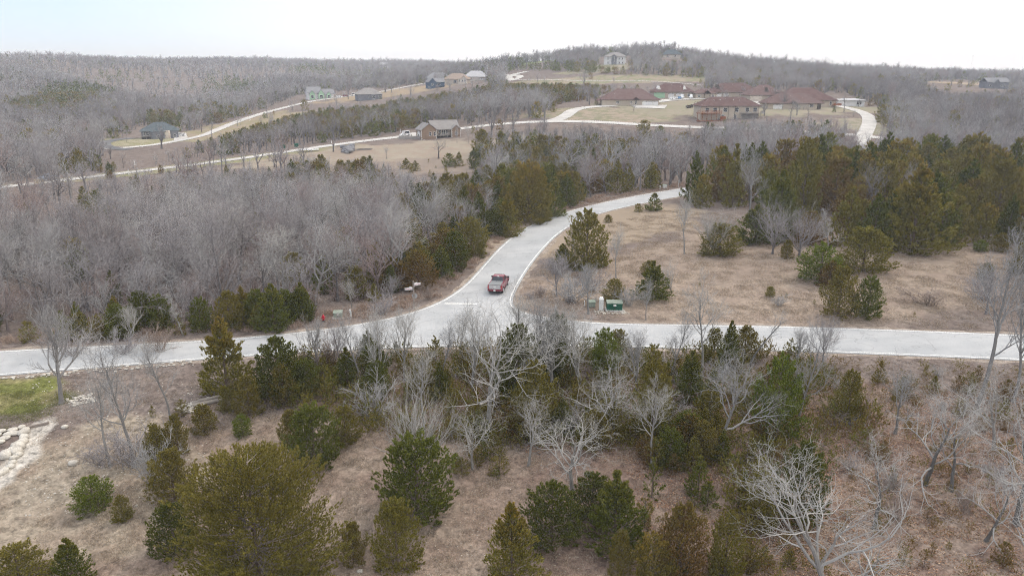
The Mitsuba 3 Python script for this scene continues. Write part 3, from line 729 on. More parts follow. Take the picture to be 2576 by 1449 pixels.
def pickup(base, label, p, heading, paint, tilt=None, cover='cover', gate=None):
    """Four door pickup; x forward. heading: degrees from +x, counterclockwise."""
    b = Build(base, label, 'pickup truck', p, heading)
    if tilt:
        b.m = b.m @ T().rotate([0, 1, 0], tilt)
    b.add('body', profile([(-2.92, .62), (-2.92, 1.26), (-.7, 1.30), (1.25, 1.30), (1.5, 1.22), (2.75, 1.12), (2.95, .98), (2.98, .55), (2.6, .42), (-2.6, .42)], 1.96, ((-1.86, .42, .50), (1.92, .42, .50))), paint)
    for s in (-1, 1):
        for x in (-1.86, 1.92):
            ring = Point(x, .42).buffer(.57).difference(Point(x, .42).buffer(.49)).intersection(Polygon([(x - 1, .40), (x + 1, .40), (x + 1, 2), (x - 1, 2)]))
            m = trimesh.creation.extrude_polygon(ring, .06); m.apply_transform(np.array([[1, 0, 0, 0], [0, 0, 1, s * 1.0 - .03], [0, 1, 0, 0], [0, 0, 0, 1.0]])); m.fix_normals()
            b.add('fender_flare', m, paint)
    lo = [(-.82, -.94, 1.28), (1.42, -.94, 1.28), (1.42, .94, 1.28), (-.82, .94, 1.28)]
    hi = [(-.52, -.76, 1.88), (.68, -.76, 1.88), (.68, .76, 1.88), (-.52, .76, 1.88)]
    b.add('cab', hull(lo + hi + [(-.42, -.68, 1.94), (.55, -.68, 1.94), (.55, .68, 1.94), (-.42, .68, 1.94)]), paint)
    b.add('hood', hull([(1.42, -.86, 1.22), (1.42, .86, 1.22), (2.75, -.80, 1.10), (2.75, .80, 1.10), (1.5, -.7, 1.30), (1.5, .7, 1.30), (2.6, -.6, 1.17), (2.6, .6, 1.17)]), paint)
    b.add('rear_window', panel([lo[3], lo[0], hi[0], hi[3]], .13), 'pane')
    b.add('windscreen', panel([lo[1], lo[2], hi[2], hi[1]], .10), 'pane')
    L, Hh = np.array(lo), np.array(hi)
    for s, (i, j) in ((-1, (0, 1)), (1, (3, 2))):
        for a0, a1 in ((.05, .46), (.50, .90)):
            q = [L[i] * (1 - a0) + L[j] * a0, L[i] * (1 - a1) + L[j] * a1, Hh[i] * (1 - a1) + Hh[j] * a1, Hh[i] * (1 - a0) + Hh[j] * a0]
            if s > 0:
                q = [q[1], q[0], q[3], q[2]]
            b.add('side_window', panel(q, .14), 'pane')
        b.add('mirror', box(1.05, 1.25, s * 1.13 - .13, s * 1.13 + .13, 1.28, 1.50), 'black_plastic')
        b.add('door_handle', box(.28, .44, s * .985 - .02, s * .985 + .02, 1.06, 1.10), 'black_plastic')
        b.add('tail_light', box(-2.965, -2.88, s * .90 - .075, s * .90 + .075, .82, 1.20), 'lamp_red')
        b.add('headlight', box(2.90, 2.99, s * .78 - .14, s * .78 + .14, .82, .98), 'white_print')
        b.add('running_board', box(-1.1, 1.3, s * .98 - .1, s * .98 + .1, .36, .42), 'black_plastic')
    cv = b.add('bed_cover', join([box(-2.84 + k * .68, -2.84 + k * .68 + .65, -.82, .82, 1.285, 1.335) for k in range(3)]), cover)
    for s in (-1, 1):
        b.add('rail', box(-2.88, -.85, s * .89 - .06, s * .89 + .06, 1.27, 1.325), 'black_plastic' if paint != 'red_paint' else paint, under=cv)
    tg = b.add('tailgate', box(-2.955, -2.90, -.80, .80, .76, 1.27), gate or paint)
    b.add('trim_strip', box(-2.975, -2.95, -.80, .80, 1.14, 1.23), 'silver' if gate else paint, under=tg)
    em = trimesh.creation.cylinder(.5, .02, sections=24); em.apply_scale((.28, .12, 1)); em.apply_transform(trimesh.transformations.rotation_matrix(math.pi / 2, [0, 1, 0])); em.apply_transform(trimesh.transformations.rotation_matrix(math.pi / 2, [1, 0, 0])); em.apply_translation((-2.975, 0, 1.02))
    b.add('badge', em, 'white_print', under=tg)
    b.add('rear_bumper', box(-3.08, -2.86, -.95, .95, .50, .72), paint)
    b.add('number_plate', box(-3.10, -3.075, -.16, .16, .52, .66), 'white_print')
    b.add('front_bumper', box(2.9, 3.06, -.95, .95, .45, .68), 'silver')
    b.add('grille', box(2.96, 3.0, -.6, .6, .72, 1.0), 'black_plastic')
    b.add('brake_lamp', box(-.56, -.47, -.17, .17, 1.86, 1.92), 'white_print')
    b.add('roof_strip', box(.50, .60, -.62, .62, 1.925, 1.955), 'black_plastic')
    for x in (-1.86, 1.92):
        for s in (-1, 1):
            wheel(b, x, s * .86)
    b.add('underbody', box(-2.6, 2.6, -.7, .7, .32, .6), 'black_plastic')
    return b


pr, pf = ground_at(1268, 738), ground_at(1280, 718)
mid = ground_at(1259, 728)
hd = math.degrees(math.atan2(pf[1] - pr[1], pf[0] - pr[0]))
pickup('pickup_truck', 'dark red pickup with a grey bed cover driving away up the side road', [mid[0] - .25, mid[1] + .2, mid[2] + .07], hd, 'red_paint', gate='silver')
a, c = ground_at(96, 459), ground_at(136, 452)
pickup('pickup_truck', 'blue grey pickup parked on the valley road at the far left', [a[0] * .45 + c[0] * .55, a[1] * .45 + c[1] * .55 + .8, land(a[0] * .45 + c[0] * .55, a[1] * .45 + c[1] * .55 + .8) + .15], math.degrees(math.atan2(a[1] - c[1], a[0] - c[0])), 'grey_paint', cover='black_plastic')


def car(label, u, v, heading, paint, kind='car', dz=.22):
    p = ground_at(u, v)
    b = Build('parked_van' if kind == 'van' else 'parked_car', label, kind, p + [0, 0, dz], heading)
    Hc = 2.2 if kind == 'van' else 1.5
    b.add('body', profile([(-2.3, .4), (-2.3, .95), (-1.5, 1.0), (1.0, 1.0), (2.1, .88), (2.3, .6), (2.2, .35), (-2.2, .35)], 1.8, ((-1.4, .35, .42), (1.45, .35, .42))), paint)
    b.add('cabin', hull([(x, y, .97) for x in (-2.2, 1.1) for y in (-.85, .85)] + [(x, y, Hc) for x in (-1.9, .4 if kind != 'van' else .7) for y in (-.7, .7)]), paint)
    for s in (-1, 1):
        q = [(-1.9, s * .83, 1.05), (.9, s * .83, 1.05), (.35, s * .72, Hc - .1), (-1.75, s * .72, Hc - .1)]
        b.add('side_window', panel(q if s < 0 else [q[1], q[0], q[3], q[2]], .1, .05), 'pane')
    b.add('windscreen', panel([(1.1, -.83, 1.0), (1.1, .83, 1.0), (.42, .7, Hc - .05), (.42, -.7, Hc - .05)], .12, .03), 'pane')
    b.add('rear_window', panel([(-2.2, .83, 1.0), (-2.2, -.83, 1.0), (-1.9, -.7, Hc - .05), (-1.9, .7, Hc - .05)], .14, .03), 'pane')
    for x in (-1.4, 1.45):
        for s in (-1, 1):
            wheel(b, x, s * .8, .34, .22)
    return b


car('white van parked on the driveway of the brown house', 1019, 344, 215, 'white_paint', 'van')
car('white truck with a dark front parked in the court, left of two', 1716, 249, 250, 'white_paint', 'van')
car('white truck with a dark front parked in the court, right of two', 1738, 249, 262, 'white_paint', 'van')
car('small white car at the corner of the nearest long red roof', 1695, 252, 200, 'white_paint')
car('blue car beside the small white one in the court', 1706, 251, 235, 'blue_paint')
car('dark red car beside the deck at the right end of the red roofed homes', 2112, 266, 190, 'red_paint')
car('white car behind the dark red one at the bend of the road', 2122, 262, 170, 'white_paint')
car('white car in front of the unfinished house', 852, 246, 10, 'white_paint')
car('small red car between the unfinished house and the grey house', 870, 244.5, 20, 'red_paint')
car('white van behind the small red car on the ridge road', 890, 242, 20, 'white_paint', 'van')
pickup('pickup_truck', 'white pickup in the driveway of the dark blue roofed house', foot(452, 344, .25), 200, 'white_paint', cover='black_plastic')


def trailer(label, u, v, turn, length=6.0, load=True):
    b = Build('flat_trailer', label, 'trailer', foot(u, v, .05), turn)
    b.add('bed', box(-length / 2, length / 2, -1.1, 1.1, .55, .75), 'white_paint')
    b.add('drawbar', hull([(length / 2, -.8, .5), (length / 2, .8, .5), (length / 2 + 1.6, 0, .5), (length / 2, -.8, .6), (length / 2, .8, .6), (length / 2 + 1.6, 0, .6)]), 'dark_trim')
    for x in (-.5, .5):
        for s in (-1, 1):
            wheel(b, x, s * 1.0, .36, .22)
    if load:
        arch = join([trimesh.creation.cylinder(.09, segment=[[-1.2 + 1.1 * math.cos(k), .3, .8 + 1.2 * math.sin(k)], [-1.2 + 1.1 * math.cos(k + .35), .3, .8 + 1.2 * math.sin(k + .35)]], sections=6) for k in np.arange(0, 2.9, .35)])
        b.add('hoop', arch, 'dark_trim')
    return b


trailer('white flat trailer with a dark hoop on the dry ground of the court', 1757, 266, -8)
trailer('pale flat trailer in the grass below the valley road', 780, 381.5, 195, 6.5, False)

# ---------------------------------------------------------------- street furniture
scene['hydrant_red'] = flat((0.50, 0.02, 0.045), 0.4)
scene['box_green'] = mottled((0.022, 0.095, 0.062), (0.030, 0.11, 0.075), 1.5, 0.1)
scene['box_sage'] = mottled((0.25, 0.30, 0.25), (0.31, 0.35, 0.30), 1.5, 0.1)
scene['box_pale'] = mottled((0.62, 0.64, 0.62), (0.70, 0.71, 0.69), 2.0, 0.08)
scene['sign_white'] = flat((0.78, 0.77, 0.76), 0.5)
scene['sign_red'] = flat((0.52, 0.22, 0.25), 0.5)
scene['post_wood'] = mottled((0.24, 0.205, 0.18), (0.32, 0.28, 0.25), 2.5, 0.2)
scene['bare_metal'] = flat((0.42, 0.42, 0.43), 0.45, metallic=0.5)

p = foot(1042, 774)
b = Build('street_sign', 'wooden street sign post with white name boards at the junction', 'street sign', p, 0)
b.add('post', box(-.085, .085, -.085, .085, -.3, 3.55), 'post_wood')
b.add('cap', hull([(-.1, -.1, 3.55), (.1, -.1, 3.55), (.1, .1, 3.55), (-.1, .1, 3.55), (0, 0, 3.66)]), 'post_wood')
for ang, z, side in ((188, 2.55, 'left'), (40, 3.05, 'right')):
    R = trimesh.transformations.rotation_matrix(math.radians(ang), [0, 0, 1]); R[2, 3] = z

    def bl(m):
        m.apply_transform(R)
        return m
    k = b.add('name_board', bl(box(.09, 1.12, -.02, .02, -.14, .14)), 'sign_white', label='white name board with faded red lettering' if side == 'left' else 'upper white name board turned away')
    b.add('band', bl(join([box(.20, 1.02, -s * .032 - .008, -s * .032 + .008, -.032, .032) for s in (1, -1)])), 'sign_red', under=k)
    b.add('end_mark', bl(join([box(x, x + .06, -.036, .036, -.07, .07) for x in (.13, 1.04)])), 'dark_trim', under=k)
    b.add('crest', bl(hull([(x, y, zz) for x, zz in ((.12, .14), (.66, .14), (.24, .27), (.54, .27)) for y in (-.018, .018)])), 'sign_white', under=k)
oc = trimesh.creation.cylinder(.38, .012, sections=8)
oc.apply_transform(trimesh.transformations.rotation_matrix(math.pi / 8, [0, 0, 1])); oc.apply_transform(trimesh.transformations.rotation_matrix(math.pi / 2, [1, 0, 0])); oc.apply_translation((.10, .13, 1.55))
b.add('stop_plate', oc, 'bare_metal', label='bare back of an eight sided plate')
b.add('footing', hull(np.random.default_rng(4).normal(0, 1, (20, 3)) * [.2, .16, .05] + [0, 0, .02]), 'stone')

p = foot(814, 809)
b = Build('hydrant', 'red fire hydrant at the left roadside', 'fire hydrant', p, 20)
prof = np.array([(0, 0), (.17, 0), (.17, .10), (.11, .12), (.11, .20), (.125, .22), (.125, .62), (.16, .64), (.16, .70), (.13, .74), (.10, .82), (.05, .87), (.04, .93), (0, .93)])
b.add('barrel', trimesh.creation.revolve(prof[3:], sections=20), 'hydrant_red', smooth=30)
b.add('foot', trimesh.creation.revolve(np.array([(0, -.2), (.13, -.2), (.13, .1), (.17, .1), (.17, .16), (.1, .17), (0, .17)]), sections=20), 'black_plastic', smooth=30)
for s in (-1, 1):
    m = trimesh.creation.cylinder(.065, .16, sections=14); m.apply_transform(trimesh.transformations.rotation_matrix(math.pi / 2, [0, 1, 0])); m.apply_translation((s * .18, 0, .52)); b.add('nozzle', m, 'hydrant_red', smooth=30)
m = trimesh.creation.cylinder(.085, .16, sections=14); m.apply_transform(trimesh.transformations.rotation_matrix(math.pi / 2, [1, 0, 0])); m.apply_translation((0, -.17, .48)); b.add('front_nozzle', m, 'hydrant_red', smooth=30)


def cabinet(base, label, u, v, w, d, h, paint, turn=0, lid=None, sticker=True, pad=True, lean=0):
    b = Build(base, label, 'utility box', foot(u, v), turn)
    if lean:
        b.m = b.m @ T().rotate([0, 1, 0], lean)
    b.add('body', hull([(x, y, z) for x in (-w / 2, w / 2) for y, z in ((-d / 2, .12), (d / 2, .12), (-d / 2, h * .86), (d / 2, h * .86))]), paint)
    b.add('lid', hull([(x, y, z) for x in (-w / 2 - .04, w / 2 + .04) for y, z in ((-d / 2 - .04, h * .87), (d / 2 + .04, h * .87), (-d / 2 + .12, h), (d / 2 + .04, h))]), lid or paint)
    b.add('door_seam', box(-.012, .012, -d / 2 - .012, -d / 2 + .005, .2, h * .8), 'dark_trim')
    if sticker:
        b.add('sticker', box(-w * .09, w * .09, -d / 2 - .015, -d / 2 + .005, h * .55, h * .74), 'white_print')
        b.add('lock', box(-w * .05, w * .05, -d / 2 - .05, -d / 2 + .005, h * .28, h * .36), 'dark_trim')
    if pad:
        b.add('pad', box(-w / 2 - .18, w / 2 + .18, -d / 2 - .18, d / 2 + .12, -.1, .12), 'concrete')
    return b


b = cabinet('utility_box', 'dark green utility box on a concrete slab at the roadside', 1545, 779, 1.95, 1.2, 1.15, 'box_green', -2, 'box_sage')
for s in (-1, 1):
    b.add('footing', box(s * .75 - .2, s * .75 + .2, -.72, .5, -.3, -.1), 'dark_trim')
cabinet('utility_box', 'low sage green utility box left of the white pedestal', 1487, 772, .95, .9, .85, 'box_sage', 5, sticker=False, pad=False)
b = Build('utility_pedestal', 'white ribbed utility pedestal beside the dark green box', 'utility pedestal', foot(1512, 780), 0)
b.add('shaft', hull([(x * k, y * k, z) for k, z in ((1, 0), (.94, 1.45)) for x in (-.27, .27) for y in (-.25, .25)]), 'box_pale')
b.add('hood', hull([(x, y, z) for x, y, z in [(-.29, -.27, 1.46), (.29, -.27, 1.46), (.29, .27, 1.46), (-.29, .27, 1.46), (-.18, -.15, 1.72), (.18, -.15, 1.72), (.18, .15, 1.72), (-.18, .15, 1.72)]]), 'white_print')
for z in (.35, .75, 1.1):
    b.add('rib', box(-.285, .285, -.275, -.22, z, z + .04), 'box_pale')
cabinet('utility_box', 'small grey green utility box with a white sticker near the red hydrant', 851, 799, 1.05, .95, .85, 'box_sage', 8)


def marker(base, label, u, v, h, w, mat, cat, lean=0, group=None):
    b = Build(base, label, cat, foot(u, v), 0, group)
    if lean:
        b.m = b.m @ T().rotate([0, 1, 0], lean)
    b.add('shaft', hull([(x, y, z) for x in (-w / 2, w / 2) for y in (-w / 2, w / 2) for z in (-.2, h)]), mat)
    b.add('cap', hull([(x * 1.15, y * 1.15, z) for x in (-w / 2, w / 2) for y in (-w / 2, w / 2) for z in (h, h + w * .4)]), 'white_print')
    return b


marker('marker_post', 'leaning white marker post right of the small grey green box', 884, 798, .95, .16, 'box_pale', 'marker post', -7)
marker('marker_post', 'thin white marker post left of the sage green box', 1470, 771, .75, .10, 'box_pale', 'marker post')
cabinet('utility_box', 'green and white utility box beyond the far part of the curve', 1671, 474, 1.1, 1.0, .95, 'box_pale', 12, 'box_sage')
marker('marker_post', 'short white post left of the box beyond the curve', 1660, 478, 1.0, .18, 'box_pale', 'marker post')
marker('marker_post', 'tall thin white post right of the box beyond the curve', 1707, 471, 1.9, .10, 'box_pale', 'marker post')
for i, (u, v) in enumerate(((50, 483), (243, 384), (324, 440), (339, 416), (567, 409), (629, 304), (834, 364), (1008, 334))):
    marker('white_marker_post', ('white marker post at the far left end of the valley road', 'white marker post by the dark asphalt bend', 'white marker post on the near side of the valley road', 'white marker post on the far side of the valley road', 'white marker post in the bank under the valley road',
                                 'white marker post beside the ridge road', 'white marker post above the pale flat trailer', 'white marker post near the driveway of the brown house')[i], u, v, 1.4, .22, 'white_print', 'marker post', 0)
for u, v, lab in ((713, 374, 'dark green utility box below the valley road, left of two'), (746, 371, 'dark green utility box below the valley road, right of two'), (1920, 286, 'grey air conditioner box at the corner of the two storey home')):
    cabinet('utility_box', lab, u, v, 1.5, 1.2, 1.5, 'box_green' if u < 1000 else 'block', 10, sticker=False)

# ---------------------------------------------------------------- stones, logs, timber
def rock(R, sx, sy, sz, seed=0):
    m = trimesh.creation.icosphere(1, 1.0)
    v = m.vertices * (0.78 + .44 * meshkit.noise(m.vertices * 1.7 + seed * 7.1)[:, None])
    v = np.sign(v) * np.abs(v) ** .75 * [sx, sy, sz]
    return trimesh.Trimesh(v, m.faces, process=False)


scene['limestone'] = mottled((0.60, 0.565, 0.50), (0.46, 0.43, 0.38), 1.8, 0.2)
R = np.random.default_rng(12)
tl, tr_ = ground_at(0, 1085), ground_at(62, 1078)
b = Build('stone_terrace', 'terraced wall of long pale stone slabs below the lawn', 'stone wall', [0, 0, 0], 0)
base = ground_at(0, 1150)
ax = unit((tr_ - tl) * [1, 1, 0]); nv = np.array([ax[1], -ax[0], 0])
for c in range(6):
    s = -5.0
    while s < .2 - c * .28:
        L = R.uniform(.8, 1.6)
        q = tr_ + ax * (s - 1.1 + L / 2) + nv * (.15 + c * .62)
        m = rock(R, L / 2 * .97, .34, .17, R.random() * 99)
        m.apply_transform(trimesh.transformations.rotation_matrix(math.atan2(ax[1], ax[0]) + R.normal(0, .05), [0, 0, 1]))
        m.apply_translation((q[0], q[1], max(land(q[0], q[1]) + .10, tr_[2] + .05 - c * .22)))
        b.add('slab', m, 'limestone', smooth=40)
        s += L
for u, v, sz in ((55, 1076, .33), (65, 1082, .36), (60, 1090, .5), (61, 1102, .48), (57, 1114, .5), (45, 1126, .62), (38, 1138, .66), (46, 1145, .4), (36, 1153, .36), (15, 1147, .62), (32, 1165, .34), (27, 1175, .34), (12, 1186, .4), (4, 1192, .4)):
    q = ground_at(u, v)
    m = rock(R, sz, sz * .8, sz * .55, R.random() * 99)
    m.apply_transform(trimesh.transformations.rotation_matrix(R.uniform(0, 6), [0, 0, 1])); m.apply_translation(q + [0, 0, sz * .25])
    b.add('boulder', m, 'limestone', smooth=40)
q0, q1 = ground_at(70, 1078), ground_at(124, 1066)
b = Build('landscape_timber', 'weathered timber lying along the lower edge of the lawn', 'timber', [0, 0, 0], 0)
b.add('beam', trimesh.creation.box((.24, .22, float(np.linalg.norm(q1 - q0))), trimesh.geometry.align_vectors([0, 0, 1], unit(q1 - q0))).apply_translation((q0 + q1) / 2 + [0, 0, .1]), 'post_wood')
for i, (u, v, sz) in enumerate(((185, 1167, .42), (905, 1437, .22), (163, 1075, .3))):
    q = ground_at(u, v)
    k = put(newkey('boulder'), rock(R, sz, sz * .8, sz * .6, i * 3.3).apply_translation(q + [0, 0, sz * .2]), 'limestone', smooth=40)
    say(k, ('single pale boulder in the middle of the stony slope', 'small white stone in the dry grass at the bottom', 'pale rock at the foot of the big forked tree')[i], 'rock')
b = Build('log_pile', 'weathered grey logs at the end of the stone heap', 'log pile', foot(525, 1013), 0)
for k, (dy, dz, r, L) in enumerate(((-.3, .18, .2, 2.9), (.15, .2, .22, 3.1), (-.05, .42, .16, 2.0), (.55, .17, .18, 2.4))):
    m = trimesh.creation.cylinder(r, L, sections=12); m.apply_transform(trimesh.transformations.rotation_matrix(math.pi / 2, [0, 1, 0])); m.apply_translation((k * .1, dy, dz)); m.apply_transform(trimesh.transformations.rotation_matrix(.55, [0, 0, 1]))
    b.add('log', m, 'grey_wood', smooth=30)


def heap(base, label, uv, n, size, mat, category='rubble heap', high=.25):
    b = Build(base, label, category, [0, 0, 0], 0)
    g = Polygon(uv); x0, y0, x1, y1 = g.bounds
    ms = []
    while len(ms) < n:
        u, v = R.uniform(x0, x1), R.uniform(y0, y1)
        if g.contains(Point(u, v)):
            s = size * R.uniform(.5, 1.4)
            ms.append(rock(R, s, s * .8, s * .6, R.random() * 99).apply_translation(ground_at(u, v) + [0, 0, s * .2 + R.random() * high]))
    b.add('stones', join(ms), mat, smooth=40, kind='stuff')
    return b


heap('stone_heap', 'heap of pale broken stones beside the old logs', [(445, 1030), (500, 1010), (525, 1005), (515, 1030), (470, 1042)], 90, .17, 'limestone')
heap('stone_heap', 'heap of pale stones around the green utility box', [(1490, 782), (1570, 782), (1585, 790), (1500, 792)], 90, .10, 'limestone', high=.05)
heap('stone_heap', 'scatter of pale stones right of the big forked tree', [(165, 1005), (235, 990), (245, 1010), (175, 1025)], 120, .12, 'limestone', high=.05)
heap('rubble_heap', 'dark heap of boulders and soil below the valley road', [(862, 376), (886, 374), (892, 386), (868, 388)], 60, .9, 'slate_roof', high=1.2)
heap('rubble_heap', 'small dark heap of rubble before the court of the red roofed homes', [(1726, 270), (1740, 269), (1742, 273), (1728, 274)], 30, .6, 'dark_trim', high=.8)
b = Build('timber_stack', 'old beams lying in the yard below the valley road', 'timber stack', foot(915, 379), 12)
for k in range(4):
    b.add('beam', box(-3 + k * .3, 2 + k * .5, k * .6, k * .6 + .25, .05 + (k % 2) * .3, .3 + (k % 2) * .3), 'grey_wood')
# the rough stone border of the road, stones of the slope, straw
edge = lower[(lower[:, 0] < -33) & (lower[:, 0] > -64)]
ms = []
for x, y in edge:
    for _ in range(9):
        s = R.uniform(.07, .2)
        q = np.array([x + R.normal(0, .5), y - R.uniform(.35, 1.5), 0]); q[2] = land(q[0], q[1]) + s * .25 + .03
        ms.append(rock(R, s, s * .8, s * .5, R.random() * 99).apply_translation(q))
put('roadside_rocks', join(ms), 'limestone', smooth=40)
say('roadside_rocks', 'rough band of pale rocks along the near side of the road on the left', kind='stuff')
ms = []
for _ in range(900):
    u, v = R.uniform(60, 520), R.uniform(960, 1300)
    q = ground_at(u, v)
    s = R.uniform(.025, .075) * (1.6 if R.random() < .06 else 1)
    ms.append(rock(R, s, s * .8, s * .5, R.random() * 99).apply_translation(q + [0, 0, .01]))
for _ in range(420):
    u, v = R.uniform(900, 1560), R.uniform(1230, 1449)
    q = ground_at(u, v)
    s = R.uniform(.02, .05)
    ms.append(rock(R, s, s * .8, s * .5, R.random() * 99).apply_translation(q + [0, 0, .01]))
put('loose_stones', join(ms), 'limestone', smooth=40)
say('loose_stones', 'small pale stones strewn over the slope', kind='stuff')


def patch(seed, n, span, hgt, wid, cols, litter=False):
    R = np.random.default_rng(seed)
    c = np.column_stack([R.uniform(-span, span, (n, 2)), R.random(n) * .02])
    if litter:
        a, b2 = unit(R.normal(0, 1, (n, 3)) * [1, 1, .35]), unit(R.normal(0, 1, (n, 3)) * [1, 1, .35])
        v = np.stack([c - a * wid, c + b2 * wid * .6, c + a * wid, c - b2 * wid * .6], 1) + [0, 0, .035]
        i = np.arange(n) * 4
        f = np.vstack([np.stack([i, i + 1, i + 2], 1), np.stack([i, i + 2, i + 3], 1)])
        k = 4
    else:
        d = unit(R.normal(0, .55, (n, 3)) * [1, 1, .2] + [0, 0, .8])
        s = unit(np.cross(d, R.normal(0, 1, (n, 3))))
        L = hgt * R.uniform(.5, 1.3, (n, 1))
        v = np.stack([c - s * wid, c + s * wid, c + d * L], 1)
        i = np.arange(n) * 3
        f = np.stack([i, i + 1, i + 2], 1)
        k = 3
    cols = np.array(cols)
    cc = cols[R.integers(0, len(cols), n)] * R.uniform(.75, 1.25, (n, 1))
    return (v.reshape(-1, 3), f), np.repeat(cc, k, 0)


STRAW = [(.36, .29, .22), (.42, .345, .26), (.28, .22, .17), (.33, .25, .195), (.46, .40, .31)]
for i in range(3):
    m, c = patch(70 + i, 130, .8, .22, .012, STRAW)
    scene[f'straw_{i}'] = {'type': 'shapegroup', 'blades': mikit.ply(m, 'bark', color=c)}
    m, c = patch(80 + i, 90, .8, 0, .07, [(.30, .17, .11), (.36, .23, .15), (.24, .14, .095), (.42, .31, .22), (.21, .13, .10)], True)
    scene[f'litter_{i}'] = {'type': 'shapegroup', 'leaves': mikit.ply(m, 'bark', color=c)}
m, c = patch(90, 110, .6, .8, .016, [(.38, .28, .22), (.34, .25, .21), (.42, .33, .26)])
scene['tall_straw'] = {'type': 'shapegroup', 'blades': mikit.ply(m, 'bark', color=c)}
m, c = patch(91, 200, .8, .10, .014, [(.14, .16, .05), (.19, .20, .07), (.24, .22, .10)])
scene['turf_tuft'] = {'type': 'shapegroup', 'blades': mikit.ply(m, 'bark', color=c)}


def sow(prefix, groups, poly, n, s0, s1, avoid=True):
    g = Polygon(poly); x0, y0, x1, y1 = g.bounds
    done = used.get('#' + prefix, 0)
    goal = done + n
    pl = road_union.simplify(.2).buffer(.3)
    while done < goal:
        xy = np.column_stack([R.uniform(x0, x1, 4000), R.uniform(y0, y1, 4000)])
        from shapely import contains_xy
        okk = contains_xy(g, xy[:, 0], xy[:, 1])
        if avoid:
            okk &= ~contains_xy(pl, xy[:, 0], xy[:, 1])
        for x, y in xy[okk][:goal - done]:
            done += 1
            s = R.uniform(s0, s1)
            scene[f'{prefix}__{done:05d}'] = {'type': 'instance', 'to_world': T().translate([float(x), float(y), float(land(x, y))]).rotate([0, 0, 1], float(R.uniform(0, 360))).scale([s, s, s * float(R.uniform(.8, 1.3))]),
                                              'g': {'type': 'ref', 'id': groups[int(R.integers(len(groups)))]}}
    used['#' + prefix] = done


straw = ['straw_0', 'straw_1', 'straw_2']
sow('dry_grass', straw, [(-36, 38), (20, 36), (22, 60), (-30, 66)], 1500, .6, 1.1)
sow('dry_grass', straw, [(0, 86), (80, 80), (95, 112), (60, 140), (30, 160), (6, 118)], 2200, .7, 1.3)
sow('dry_grass', straw, [(-45, 46), (-22, 46), (-22, 70), (-45, 70)], 260, .5, .9)
sow('tall_dry_grass', ['tall_straw'], [(-58, 76.5), (-20, 83), (-11, 90), (-6, 105), (-2, 125), (10, 158), (30, 180), (60, 199), (56, 205), (24, 184), (2, 150), (-9, 116), (-15, 94), (-26, 86), (-58, 80)], 520, .6, 1.2)
sow('leaf_litter', ['litter_0', 'litter_1', 'litter_2'], [(8, 36), (60, 36), (64, 68), (-10, 71), (-8, 60), (10, 56)], 1500, .8, 1.3)
sow('turf', ['turf_tuft'], [(-62, 56), (-48, 56.5), (-43, 61), (-42, 66), (-62, 65)], 330, .8, 1.2)
say('dry_grass', 'dry tan grass in tufts', kind='stuff'); say('tall_dry_grass', 'taller dry grass along the verge', kind='stuff')
say('leaf_litter', 'fallen brown oak leaves', kind='stuff'); say('turf', 'short green lawn grass', kind='stuff')
# ---------------------------------------------------------------- trees: how one is grown
class Growth:
    """Collects limbs (tapering tubes) with a bark colour each."""

    def __init__(self):
        self.v, self.f, self.c, self.n = [], [], [], 0

    def tube(self, pts, rad, sides, col, tip=True):
        k = len(pts)
        t = unit(np.gradient(pts, axis=0))
        ref = np.array([0.31, 0.95, 0.05]) if abs(t[0, 2]) > 0.8 else np.array([0.05, 0.1, 1.0])
        a = unit(np.cross(t, ref)); b = np.cross(t, a)
        ang = np.arange(sides) * 2 * np.pi / sides
        ring = pts[:, None] + rad[:, None, None] * (np.cos(ang)[None, :, None] * a[:, None] + np.sin(ang)[None, :, None] * b[:, None])
        if tip:
            v = np.vstack([ring[:-1].reshape(-1, 3), pts[-1:]])
            m = k - 1
        else:
            v, m = ring.reshape(-1, 3), k
        i, j = np.meshgrid(np.arange(m - 1), np.arange(sides), indexing='ij')
        i, j = i.ravel(), j.ravel()
        j2 = (j + 1) % sides
        f = np.vstack([np.stack([i * sides + j, i * sides + j2, (i + 1) * sides + j2], 1), np.stack([i * sides + j, (i + 1) * sides + j2, (i + 1) * sides + j], 1)])
        if tip:
            j = np.arange(sides)
            f = np.vstack([f, np.stack([(m - 1) * sides + j, (m - 1) * sides + (j + 1) % sides, np.full(sides, m * sides)], 1)])
        self.v.append(v); self.f.append(f + self.n); self.n += len(v)
        self.c.append(np.broadcast_to(col, (len(v), 3)))

    def mesh(self):
        return (np.vstack(self.v), np.vstack(self.f)), np.clip(np.vstack(self.c), 0.005, 0.95)


BARKS = {'pale': ((0.23, 0.22, 0.205), (0.48, 0.465, 0.44)), 'grey': ((0.20, 0.19, 0.18), (0.39, 0.380, 0.372)), 'mauve': ((0.17, 0.16, 0.16), (0.350, 0.326, 0.328)),
         'dark': ((0.07, 0.066, 0.062), (0.52, 0.505, 0.48)), 'umber': ((0.14, 0.13, 0.128), (0.270, 0.248, 0.246)), 'brown': ((0.17, 0.14, 0.12), (0.29, 0.235, 0.205)), 'rosy': ((0.18, 0.155, 0.148), (0.33, 0.262, 0.25))}


